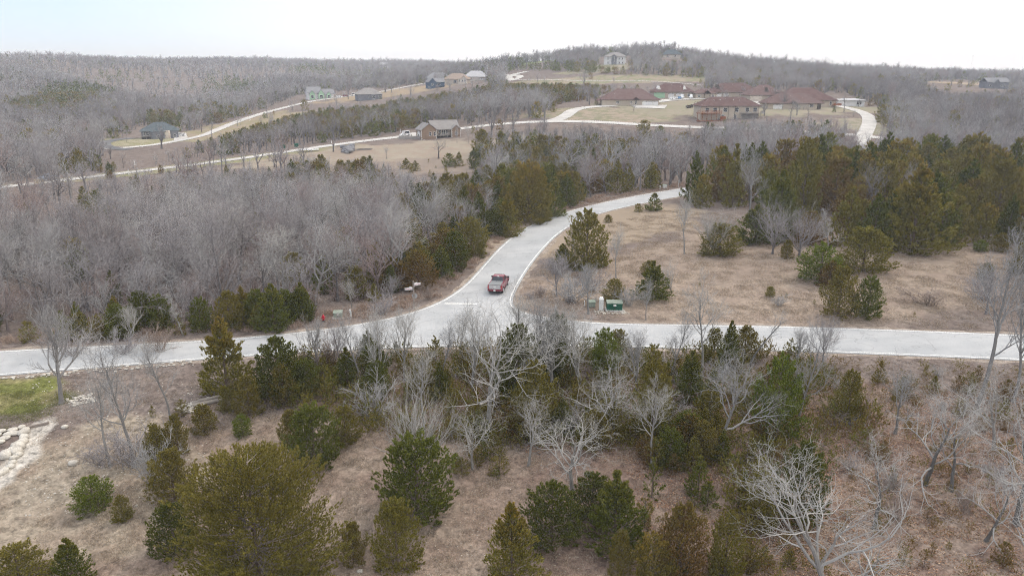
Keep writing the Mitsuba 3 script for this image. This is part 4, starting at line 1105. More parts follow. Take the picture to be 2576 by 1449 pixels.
def bare(seed, H=11.0, kind='oak', bark='grey', detail=3, lean=0.0, sparse=False):
    """A leafless tree. detail 3: near, 2: middle, 1: far, 0: farthest. Returns ((trunk mesh, colour), (crown mesh, colour))."""
    R = np.random.default_rng(seed)
    old, fresh = map(np.array, BARKS[bark])
    K = dict(oak=dict(split=.34, limbs=10, ang=60, crook=.21, up=.09, ratio=.58, sub=7, subang=48),
             fan=dict(split=.22, limbs=15, ang=44, crook=.07, up=.09, ratio=.74, sub=7, subang=28),
             tall=dict(split=.42, limbs=12, ang=46, crook=.16, up=.18, ratio=.36, sub=6, subang=42),
             maple=dict(split=.30, limbs=11, ang=44, crook=.14, up=.16, ratio=.55, sub=7, subang=38),
             snag=dict(split=.45, limbs=6, ang=50, crook=.22, up=.1, ratio=.28, sub=3, subang=50),
             larch=dict(split=.12, limbs=30, ang=78, crook=.20, up=.05, ratio=.26, sub=5, subang=45))[kind]
    trunk, crown = Growth(), Growth()
    nl = {3: 4, 2: 4, 1: 3, 0: 2}[detail]
    sides = {3: (7, 5, 4, 3, 3), 2: (5, 4, 3, 3, 3), 1: (3, 3, 3, 3, 3), 0: (3, 3, 3, 3, 3)}[detail]
    segs = {3: (10, 7, 5, 3, 2), 2: (6, 4, 3, 2, 1), 1: (3, 3, 2, 1, 1), 0: (2, 2, 1, 1, 1)}[detail]
    kids = {3: (K['limbs'], K['sub'], 6, 5, 0), 2: (K['limbs'], max(3, K['sub'] - 1), 5, 3, 0), 1: (max(5, int(K['limbs'] * .65)), 5, 5, 0, 0), 0: (6, 6, 0, 0, 0)}[detail]
    if kind == 'fan' and detail == 3:
        kids = (K['limbs'], 7, 4, 2, 0)
    if sparse:
        kids = (kids[0], 6, 5, 4, 0)
    thick = {3: 1.05, 2: 1.3, 1: 2.0, 0: 3.2}[detail]

    def grow(p, d, L, r, lev):
        n = segs[lev] + 1
        pts, dirs = [p], []
        crook = K['crook'] * (0.35 if lev == 0 else 1.0) * (1.25 if detail > 1 else 0.8)
        bend = R.normal(0, crook * .5, 3)
        for _ in range(n - 1):
            d = unit(d + R.normal(0, crook, 3) + bend * .3 + np.array([0, 0, K['up'] * (0.3 if lev == 0 else 1)]))
            dirs.append(d)
            pts.append(pts[-1] + d * L / (n - 1))
        pts = np.array(pts)
        fr = np.linspace(0, 1, n)
        end = 0.30 if lev == 0 else 0.22
        rad = r * (1 - (1 - end) * fr)
        if lev == 0:
            rad[0] *= 1.5
            rad[1] = max(rad[1], r)
        w = (0.15, 0.55, 0.85, 1.0, 1.0)[min(lev, 4)]
        col = (old * (1 - w) + fresh * w) * R.uniform(0.86, 1.12) * (0.84 if lev > 2 and detail == 3 else 1.0)
        g = trunk if lev == 0 else crown
        g.tube(pts, rad, sides[lev], col, tip=lev > 0)
        if lev >= nl or kids[lev] == 0:
            return
        k = kids[lev]
        if lev > 0:
            k = max(2, int(round(k * R.uniform(.7, 1.25))))
        start = K['split'] if lev == 0 else 0.22
        if lev == 0:
            tt = start + (1 - start) * np.sort(R.random(k)) ** 0.85
            tt[-1] = 1.0
            if k > 3:
                tt[-2] = 0.97
        else:
            tt = start + (1 - start) * (np.arange(k) + R.random(k) * .9) / k
        az0 = R.random() * 6.28
        for q, t in enumerate(np.clip(tt, 0, 1)):
            x = t * (n - 1); i = min(int(x), n - 2)
            pos = pts[i] + (pts[i + 1] - pts[i]) * (x - i)
            dd = dirs[i]
            ang = math.radians((K['ang'] if lev == 0 else K['subang']) * R.uniform(.65, 1.3))
            if lev == 0:
                ang *= 1.0 - 0.55 * (t - start) / (1 - start + 1e-6)
            az = az0 + q * 2.4 + R.normal(0, .4)
            a = unit(np.cross(dd, [0.3, 0.2, 0.93] if abs(dd[2]) < .9 else [1, 0.1, 0])); b = np.cross(dd, a)
            nd = dd * math.cos(ang) + (a * math.cos(az) + b * math.sin(az)) * math.sin(ang)
            if lev == 0:
                LL = H * K['ratio'] * R.uniform(.75, 1.15) * (1.0 if kind != 'larch' else (1.15 - .85 * t)) * (1 - .35 * (t - start) / (1 - start + 1e-6))
            else:
                LL = L * R.uniform(.42, .68) * (1 - .45 * t) * (1.25 if lev == 1 else 1.15)
            rr = rad[i] * (R.uniform(.48, .68) if lev == 0 else R.uniform(.5, .74))
            mn = (0.03, 0.022, 0.014, 0.009, 0.007)[min(lev + 1, 4)] * thick
            grow(pos, nd, LL, max(rr, mn), lev + 1)

    th = 0.62 if kind in ('oak', 'maple') else (0.34 if kind == 'fan' else 0.86)
    base_r = H * (0.021 if kind in ('oak', 'maple', 'fan') else 0.014) * (1.0 if detail > 1 else 1.35)
    grow(np.array([0, 0, -0.3]), unit(np.array([lean, 0, 1.0])), H * th, base_r, 0)
    return trunk.mesh(), crown.mesh()


def brush(seed, H=2.4, stems=26, bark='mauve', detail=3):
    """A leafless many-stemmed shrub."""
    R = np.random.default_rng(seed)
    old, fresh = map(np.array, BARKS[bark])
    g = Growth()
    for _ in range(stems):
        d = unit(np.array([R.normal(0, .55), R.normal(0, .55), 1.0]))
        p = np.array([R.normal(0, .25), R.normal(0, .25), -.05])
        L = H * R.uniform(.6, 1.1)
        pts = [p]
        for _k in range(4):
            d = unit(d + R.normal(0, .16, 3)); pts.append(pts[-1] + d * L / 4)
        pts = np.array(pts)
        g.tube(pts, np.linspace(.022, .008, 5), 3, (old + fresh) / 2 * R.uniform(.85, 1.15))
        for t in R.uniform(.3, 1, 8 if detail == 3 else 4):
            x = t * 4; i = min(int(x), 3)
            q = pts[i] + (pts[i + 1] - pts[i]) * (x - i)
            nd = unit(d + R.normal(0, .6, 3) + [0, 0, .3])
            LL = L * R.uniform(.25, .5)
            mid = q + nd * LL * .5 + R.normal(0, .04, 3)
            g.tube(np.array([q, mid, q + nd * LL]), np.array([.010, .008, .005]) * (1.2 if detail == 3 else 1.8), 3, fresh * R.uniform(.85, 1.15))
            for _m in range(3 if detail == 3 else 1):
                e = unit(nd + R.normal(0, .6, 3))
                g.tube(np.array([mid, mid + e * LL * .5]), np.array([.007, .004]) * 1.4, 3, fresh * R.uniform(.85, 1.15))
    return g.mesh()


HUES = {'green': ((0.098, 0.112, 0.022), (0.158, 0.168, 0.036)), 'olive': ((0.145, 0.130, 0.028), (0.235, 0.205, 0.048)), 'bronze': ((0.150, 0.126, 0.034), (0.240, 0.198, 0.050)),
        'rust': ((0.150, 0.098, 0.036), (0.220, 0.142, 0.050)), 'deep': ((0.082, 0.090, 0.020), (0.128, 0.134, 0.030)), 'gold': ((0.20, 0.140, 0.030), (0.33, 0.225, 0.052)),
        'bright': ((0.120, 0.150, 0.026), (0.190, 0.215, 0.038)), 'blue': ((0.065, 0.078, 0.040), (0.085, 0.10, 0.05))}
HUES = {k: tuple(tuple(1.10 * c for c in t) for t in v) for k, v in HUES.items()}


def cedar(seed, H=6.0, W=3.6, hue='olive', detail=3, shape='cone', tiphue=None, boughs=None, leaf=None, sprays=None, lift=1.0):
    """A red cedar: boughs sweeping out and up from the stem, each a plume of short sprays. Returns ((trunk), (crown))."""
    R = np.random.default_rng(seed)
    lo, hi = map(np.array, HUES[hue])
    tlo, thi = map(np.array, HUES[tiphue or hue])
    nb = boughs or {3: 110, 2: 72, 1: 32, 0: 14}[detail]
    ns = sprays or {3: 36, 2: 20, 1: 9, 0: 4}[detail]
    nt = {3: 4, 2: 3, 1: 3, 0: 3}[detail]
    size = {3: 0.235, 2: 0.36, 1: 0.66, 0: 1.15}[detail] * (H / 6.0) ** .4 * (1.0 if not boughs else (130 / boughs) ** .3)
    size = leaf or size
    t = np.sort(R.random(nb)) ** 0.9
    if shape == 'cone':
        prof = np.minimum(1.0, (t + .06) / .20) ** .5 * (1 - t) ** .75 * 1.12
    elif shape == 'egg':
        prof = np.sqrt(np.clip(1 - ((t - .36) / .66) ** 2, 0.03, 1)) * np.where(t > .36, 1 - .25 * ((t - .36) / .64) ** 2, 1)
    else:                                                              # round
        prof = np.sqrt(np.clip(1 - ((t - .45) / .58) ** 2, 0.05, 1))
    az = np.arange(nb) * 2.399 + R.normal(0, .35, nb)
    lump = 0.66 + 0.62 * meshkit.noise(np.stack([np.cos(az) * 1.5, np.sin(az) * 1.5, t * 4 + seed * 3.7], -1)) + R.normal(0, .10, nb)
    reach = np.maximum(W / 2 * prof * lump, .10)
    tipz = H * t * 0.985 + 0.02
    rise = lift * reach * (0.55 + 0.85 * t) * R.uniform(.7, 1.3, nb)
    rootz = np.maximum(tipz - rise, H * .03)
    tip = np.stack([np.cos(az) * reach, np.sin(az) * reach, tipz], -1)
    root = np.stack([np.cos(az) * reach * .03, np.sin(az) * reach * .03, rootz], -1)
    # sprays along each bough
    s = np.sort(R.random((nb, ns)), 1) ** .62
    s = 0.22 + .80 * s
    s[:, -1] = 1.02
    sag = (s * (1 - s))[..., None] * np.array([0, 0, -0.35]) * reach[:, None, None]
    c = root[:, None] + (tip - root)[:, None] * s[..., None] + sag
    length = np.linalg.norm(tip - root, axis=1)
    spread = (0.23 * np.minimum(length, 2.2))[:, None, None] * (1.08 - s)[..., None] ** .8
    c = c + R.normal(0, 1, c.shape) * spread * np.array([1, 1, .75])
    out = unit(tip - root)[:, None] * np.ones_like(c)
    keep = c[..., 2] > 0.02
    c, out, sk = c[keep], out[keep], s[keep]
    N = len(c)
    tone = R.random(N) * .55 + .45 * np.repeat(R.random(nb)[:, None], ns, 1)[keep]
    top = np.clip((c[:, 2] / H - .45) / .5, 0, 1) * (sk > .6) * (.4 + .6 * R.random(N)) if tiphue else np.zeros(N)
    col = (lo + (hi - lo) * tone[:, None]) * (1 - top[:, None]) + (tlo + (thi - tlo) * tone[:, None]) * top[:, None]
    dirs = unit(out[:, None] * .9 + R.normal(0, .42, (N, nt, 3)) + np.array([0, 0, .75]))
    ln = size * R.uniform(.6, 1.25, (N, nt, 1))
    side = unit(np.cross(dirs, R.normal(0, 1, (N, nt, 3))))
    wd = ln * R.uniform(.11, .19, (N, nt, 1)) * (1.0 if detail > 1 else 1.35)
    base = c[:, None] - dirs * ln * .35
    v = np.stack([base - side * wd * .7, base + dirs * ln * .55 - side * wd, base + dirs * ln, base + dirs * ln * .5 + side * wd], 2)   # a kite-shaped spray
    nq = N * nt
    v = v.reshape(-1, 3)
    i = np.arange(nq) * 4
    if detail >= 2:
        f = np.vstack([np.stack([i, i + 1, i + 2], 1), np.stack([i, i + 2, i + 3], 1)])
    else:
        v = v.reshape(nq, 4, 3)[:, [0, 2, 3]].reshape(-1, 3)
        i = np.arange(nq) * 3
        f = np.stack([i, i + 1, i + 2], 1)
    cc = np.repeat(col[:, None], nt, 1) * R.uniform(.75, 1.28, (N, nt, 1))
    cc = np.repeat(cc.reshape(-1, 3), len(v) // nq, 0)
    g = Growth()
    brown = np.array([0.16, 0.12, 0.10])
    g.tube(np.array([[0, 0, -.2], [0.02, 0, H * .4], [0, 0.02, H * .97]]), np.array([H * .018, H * .012, .01]), 5 if detail == 3 else 3, brown)
    if detail == 3:
        for k in range(0, nb, 3):
            g.tube(np.array([root[k], (root[k] + tip[k]) / 2 + [0, 0, -.08 * reach[k]], tip[k] * .93 + root[k] * .07]), np.array([.03, .02, .008]) * (H / 7 + .3), 3, np.array([0.22, 0.185, 0.165]) * R.uniform(.7, 1.3))
    elif detail == 2:
        for k in range(0, nb, 5):
            g.tube(np.array([root[k], tip[k]]), np.array([.03, .01]), 3, np.array([0.24, 0.20, 0.18]))
    return g.mesh(), ((v, f), np.clip(cc, .005, .9))


GROUPS = {}


def stock(key, parts):
    """One kind of plant, kept for its copies."""
    scene[key] = {'type': 'shapegroup', **{n: mikit.ply(m, b, color=c) for n, (m, c, b) in parts.items()}}
    GROUPS[key] = sum(len(m[1]) for m, c, b in parts.values())
    return key


def stock_bare(key, joined=False, **kw):
    (tm, tc), (cm, cc) = bare(**kw)
    if joined:
        m = (np.vstack([tm[0], cm[0]]), np.vstack([tm[1], cm[1] + len(tm[0])]))
        return stock(key, {'wood': (m, np.vstack([tc, cc]), 'bark')})
    return stock(key, {'trunk': (tm, tc, 'bark'), 'crown': (cm, cc, 'bark')})


def stock_cedar(key, joined=False, **kw):
    (tm, tc), (cm, cc) = cedar(**kw)
    if joined:
        return stock(key, {'crown': (cm, cc, 'foliage')})
    return stock(key, {'trunk': (tm, tc, 'bark'), 'crown': (cm, cc, 'foliage')})


def plant(key, group, p, s=1.0, rz=0.0, sx=None, tilt=None):
    m = T().translate([float(p[0]), float(p[1]), float(p[2])])
    if tilt:
        m = m @ T().rotate([0, 1, 0], float(tilt))
    m = m @ T().rotate([0, 0, 1], float(rz)) @ T().scale([float(sx or s), float(sx or s), float(s)])
    scene[key] = {'type': 'instance', 'to_world': m, 'g': {'type': 'ref', 'id': group}}
    return key
# ---------------------------------------------------------------- stock of plants
for i, (k, b) in enumerate((('oak', 'pale'), ('oak', 'pale'), ('oak', 'dark'), ('oak', 'grey'), ('fan', 'pale'), ('tall', 'grey'), ('tall', 'pale'), ('tall', 'grey'), ('maple', 'grey'), ('maple', 'pale'), ('maple', 'mauve'), ('snag', 'grey'), ('larch', 'pale'))):
    stock_bare(f'near_{k}_{i}', seed=20 + i, kind=k, bark=b, detail=3, H=11.0, sparse=(k == 'oak' and i < 3))
NEAR = {k: [g for g in GROUPS if g.startswith('near_' + k)] for k in ('oak', 'fan', 'tall', 'maple', 'snag', 'larch')}
MID, LOW, FAR = [], [], []
for i, (k, b) in enumerate((('oak', 'grey'), ('oak', 'mauve'), ('oak', 'grey'), ('maple', 'mauve'), ('maple', 'grey'), ('tall', 'grey'), ('tall', 'mauve'), ('fan', 'mauve'), ('maple', 'rosy'), ('oak', 'pale'))):
    MID.append(stock_bare(f'mid_{k}_{i}', seed=60 + i, kind=k, bark=b, detail=2, H=11.0))
for i, (k, b) in enumerate((('oak', 'grey'), ('oak', 'mauve'), ('maple', 'mauve'), ('maple', 'grey'), ('tall', 'grey'), ('tall', 'mauve'), ('fan', 'grey'), ('maple', 'rosy'))):
    LOW.append(stock_bare(f'low_{k}_{i}', joined=True, seed=80 + i, kind=k, bark=b, detail=1, H=11.0))
    FAR.append(stock_bare(f'far_{k}_{i}', joined=True, seed=90 + i, kind=k, bark=b, detail=0, H=11.0))
MIDD, LOWD, FARD = [], [], []
for i, k in enumerate(('oak', 'maple', 'tall')):
    MIDD.append(stock_bare(f'mid_{k}_dark{i}', seed=190 + i, kind=k, bark='umber', detail=2, H=11.0))
    LOWD.append(stock_bare(f'low_{k}_dark{i}', joined=True, seed=200 + i, kind=k, bark='umber', detail=1, H=11.0))
    FARD.append(stock_bare(f'far_{k}_dark{i}', joined=True, seed=210 + i, kind=k, bark='umber', detail=0, H=11.0))
CED = {}
for i, (h, sh, tip) in enumerate((('green', 'egg', None), ('olive', 'egg', 'bronze'), ('olive', 'egg', None), ('bronze', 'egg', None), ('rust', 'egg', 'bronze'), ('deep', 'egg', None), ('green', 'cone', 'olive'), ('bright', 'egg', None), ('olive', 'cone', 'gold'), ('bronze', 'egg', 'gold'))):
    CED.setdefault(h + ('_gold' if tip == 'gold' else ''), []).append(stock_cedar(f'near_cedar_{i}', seed=10 + i, hue=h, shape=sh, tiphue=tip, detail=3))
HUEWORD = {g: {'olive_gold': 'olive gold', 'bronze_gold': 'bronze gold', 'rust': 'rusty', 'bright': 'light green', 'deep': 'dark green'}.get(h, h) for h, gs in CED.items() for g in gs}
CEDMID, CEDLOW, CEDFAR = [], [], []
for i, (h, sh, tip) in enumerate((('green', 'egg', 'olive'), ('olive', 'cone', 'bronze'), ('bronze', 'egg', None), ('deep', 'cone', 'green'), ('olive', 'egg', 'gold'), ('green', 'cone', 'bronze'), ('rust', 'egg', 'bronze'))):
    HUEWORD[f'mid_cedar_{i}'] = {'deep': 'dark green', 'rust': 'rusty'}.get(h, h)
    CEDMID.append(stock_cedar(f'mid_cedar_{i}', seed=30 + i, hue=h, shape=sh, tiphue=tip, detail=2))
    CEDLOW.append(stock_cedar(f'low_cedar_{i}', joined=True, seed=40 + i, hue=h, shape=sh, tiphue=tip, detail=1))
    CEDFAR.append(stock_cedar(f'far_cedar_{i}', joined=True, seed=50 + i, hue='deep' if i % 2 else 'green', shape=sh, detail=0))
BIG = stock_cedar('broad_cedar', seed=77, H=9.5, W=9.6, hue='olive', shape='round', tiphue='bronze', detail=3, boughs=520, leaf=.21, sprays=60, lift=.45)
HUES['straw'] = ((.42, .32, .14), (.55, .43, .20))
STRAWBUSH = stock_cedar('straw_bush', seed=171, H=2.0, W=2.6, hue='straw', shape='round', detail=2, boughs=40, leaf=.22, sprays=14)
SAP = {}
for i, (h, sh, tip) in enumerate((('olive', 'cone', None), ('bronze', 'cone', 'gold'), ('green', 'cone', 'olive'), ('rust', 'egg', 'bronze'), ('bronze', 'egg', None), ('bright', 'cone', 'olive'), ('olive', 'egg', 'bronze'))):
    SAP.setdefault(h, []).append(stock_cedar(f'sapling_{i}', seed=110 + i, H=3.0, W=1.9, hue=h, shape=sh, tiphue=tip, detail=3, boughs=46, leaf=.17, sprays=22))
    SAP[h].append(stock_cedar(f'sapling_b{i}', seed=130 + i, H=3.0, W=1.5, hue=h, shape=sh, tiphue=tip, detail=3, boughs=30, leaf=.16, sprays=18))
for i, b in enumerate(('mauve', 'grey', 'brown')):
    stock(f'brush_{i}', {'stems': (*brush(5 + i, bark=b), 'bark')})


def height_to(p, u, v):
    d = ray(u, v)
    return EYE[2] + d[2] * (p[1] / d[1]) - p[2]


taken = []
pick = lambda seq: seq[int(rng.integers(len(seq)))]  # noqa: E731
n_bare = n_cedar = 0
# ---------------------------------------------------------------- leafless trees one can point to: foot (u, v), top v, kind, pale or grey, label
for u, v, top, kind, which, tilt, lab in (
    (155, 1015, 745, 'maple', 0, 0, 'big forked bare tree at the corner of the green lawn'),
    (338, 1175, 842, 'tall', 0, -2, 'thin bare tree rising from brush on the stony slope, taller of two'),
    (279, 1172, 935, 'tall', 1, -6, 'thin bare tree leaning left on the stony slope beside the lawn'),
    (430, 1062, 850, 'tall', 2, 0, 'slender bare tree above the heap of pale stones and old logs'),
    (967, 985, 775, 'maple', 1, 0, 'bare tree just below the road, left of the slender crooked one'),
    (1070, 1085, 872, 'tall', 1, -4, 'slender crooked bare tree behind the fan shaped one'),
    (1231, 1090, 735, 'oak', 0, 0, 'tall pale oak in front of the junction, its twigs over the stop line'),
    (1395, 1003, 735, 'oak', 1, 0, 'wide crowned bare oak against the road with a dark cedar behind it'),
    (1543, 1105, 880, 'oak', 0, 0, 'bare oak with a crooked pale trunk, right of the wide crowned oak'),
    (1441, 1235, 992, 'oak', 1, 0, 'pale crooked oak spreading low over a dark green cedar'),
    (1047, 1215, 955, 'fan', 0, 0, 'fan shaped bare tree with straight rising branches'),
    (1802, 1145, 850, 'oak', 3, 0, 'full round crowned bare tree in front of the thicket, right of centre'),
    (2009, 1082, 822, 'tall', 0, 0, 'slim dark trunked tree with its crown over the right part of the road'),
    (2110, 1510, 1085, 'oak', 0, -30, 'large leaning pale oak at the bottom edge'),
    (2150, 1490, 1290, 'oak', 1, 14, 'low forked oak leaning right beside the large leaning one'),
    (2325, 1219, 930, 'oak', 2, 0, 'dark trunked oak on the leaf litter, left one of a pair'),
    (2394, 1235, 1000, 'oak', 2, 6, 'black forked oak with twisted limbs, right one of a pair'),
    (2455, 1036, 590, 'tall', 2, 0, 'tall straight grey trunk crossing the road near the right edge'),
    (2545, 1010, 680, 'tall', 0, 2, 'second tall bare tree at the right edge, crossing the road'),
    (2556, 1320, 960, 'oak', 2, -4, 'thick dark trunk at the right edge with pale low limbs'),
    (2590, 1500, 1180, 'oak', 0, -14, 'pale limbs reaching in from the bottom right corner'),
    (1880, 950, 742, 'snag', 0, 0, 'broken topped dead tree against the road'),
    (1765, 945, 700, 'tall', 1, 0, 'slim pale tree rising across the road left of the dead one'),
    (2069, 925, 790, 'maple', 2, 0, 'small reddish bare tree in front of the road, right of two'),
    (2001, 930, 815, 'maple', 0, 0, 'small bushy bare tree in front of the road, left of two'),
    (1160, 935, 770, 'tall', 1, 3, 'thin young bare tree before the junction'),
    (860, 940, 800, 'maple', 2, -8, 'leaning bare young tree among brush beside the dark cedars'),
    (2250, 1090, 900, 'oak', 3, 0, 'grey oak on the bank below the right part of the road'),
    (2500, 1130, 900, 'oak', 0, -8, 'pale oak between the straight trunk and the right edge'),
    (800, 945, 790, 'maple', 0, 3, 'thin greyish bare tree before the road right of the dark roadside cedars'),
    (905, 975, 785, 'tall', 0, -3, 'slim bare tree before the road left of the junction'),
    (1018, 955, 768, 'maple', 1, 2, 'twiggy bare tree with its crown over the left part of the junction'),
    (1112, 975, 800, 'tall', 2, 0, 'slender grey tree between the crooked one and the tall pale oak'),
    (1190, 985, 765, 'maple', 1, -3, 'upright bare tree left of the tall pale oak at the junction'),
    (1292, 965, 715, 'tall', 1, 2, 'tall thin bare tree right of the tall pale oak, its tip by the pickup'),
    (1345, 1000, 725, 'maple', 0, 4, 'many branched bare tree left of the wide crowned oak'),
    (1462, 990, 760, 'maple', 1, -4, 'many branched bare tree right of the wide crowned oak'),
    (1600, 985, 815, 'maple', 0, 0, 'low crowned bare tree before the road left of the slim pale one'),
    (1690, 960, 790, 'tall', 0, 3, 'thin grey tree before the road, next left of the slim pale one'),
    (1330, 1170, 985, 'oak', 0, 5, 'small pale oak in the thicket left of the low crooked oak'),
    (1640, 1180, 960, 'tall', 1, -5, 'slim bare tree in the thicket left of the full round crowned one'),
    (1190, 1180, 1000, 'oak', 1, 4, 'short pale oak at the foot of the tall pale oak'),
    (2200, 1330, 1090, 'oak', 2, 0, 'dark little oak on the leaf litter left of the oak pair'),
    (2480, 1360, 1140, 'oak', 2, 0, 'dark oak on the leaf litter right of the black forked one'),
    (982, 683, 492, 'oak', 0, 0, 'huge sprawling pale oak left of the curving road'),
    (667, 736, 610, 'oak', 1, -10, 'sprawling pale oak with drooping limbs behind the roadside cedars'),
    (460, 845, 715, 'larch', 0, 0, 'light stemmed bare tree among the roadside cedars on the left'),
    (330, 870, 760, 'maple', 1, 0, 'pale bare tree at the left edge of the roadside cedars'),
    (885, 775, 700, 'maple', 1, 0, 'small bare tree behind the red hydrant'),
    (985, 765, 690, 'maple', 2, 0, 'bushy small bare tree left of the street sign'),
    (1790, 640, 505, 'fan', 0, 0, 'pale fan shaped dead tree in front of the right cedars'),
    (1722, 640, 490, 'tall', 1, 0, 'thin pale dead tree by the left end of the right cedars'),
    (1690, 735, 640, 'fan', 0, -25, 'whitish toppled tree in the field behind the green utility box'),
    (2085, 640, 490, 'larch', 0, 0, 'silvery dead cedar standing before the rusty cedars'),
    (1550, 700, 575, 'tall', 1, 0, 'thin lone bare tree beside the round cedar in the field'),
    (1880, 560, 375, 'tall', 2, 0, 'tall pale tree standing among the right hand cedars'),
    (1400, 745, 640, 'maple', 2, 0, 'small bare tree at the inside of the road bend'),
    (1480, 790, 650, 'maple', 0, 0, 'bare tree leaning over the white utility pedestal'),
    (1625, 805, 700, 'tall', 0, 0, 'young bare tree right of the green utility box'),
    (2480, 790, 660, 'maple', 2, 0, 'bare bushy tree in the field near the right edge'),
    (1440, 640, 560, 'maple', 2, 0, 'little bare tree against the lone cedar by the curve'),
    (1150, 360, 318, 'tall', 0, 0, 'bare tree at the right end of the brown house'),
    (1178, 362, 312, 'tall', 1, 0, 'bare tree right of the brown house, farther of two'),
):
    p = ground_at(min(u, 2576), min(v, 1449)) if v <= 1449 else np.array([*(EYE + ray(u, v) * ((lambda d: (EYE[2] + 3.4) / -d[2])(ray(u, v))))[:2], 0.0])
    p[2] = land(p[0], p[1])
    h = height_to(p, u, top)
    s = h / 11.6
    key = plant(newkey('bare_tree'), NEAR[kind][which % len(NEAR[kind])], p, s, rng.uniform(0, 360), sx=s * rng.uniform(.95, 1.1) * (1.25 if kind == 'oak' and v < 1000 else 1), tilt=tilt)
    say(key, lab, 'bare tree')
    taken.append((p[0], p[1], 2.2)); n_bare += 1

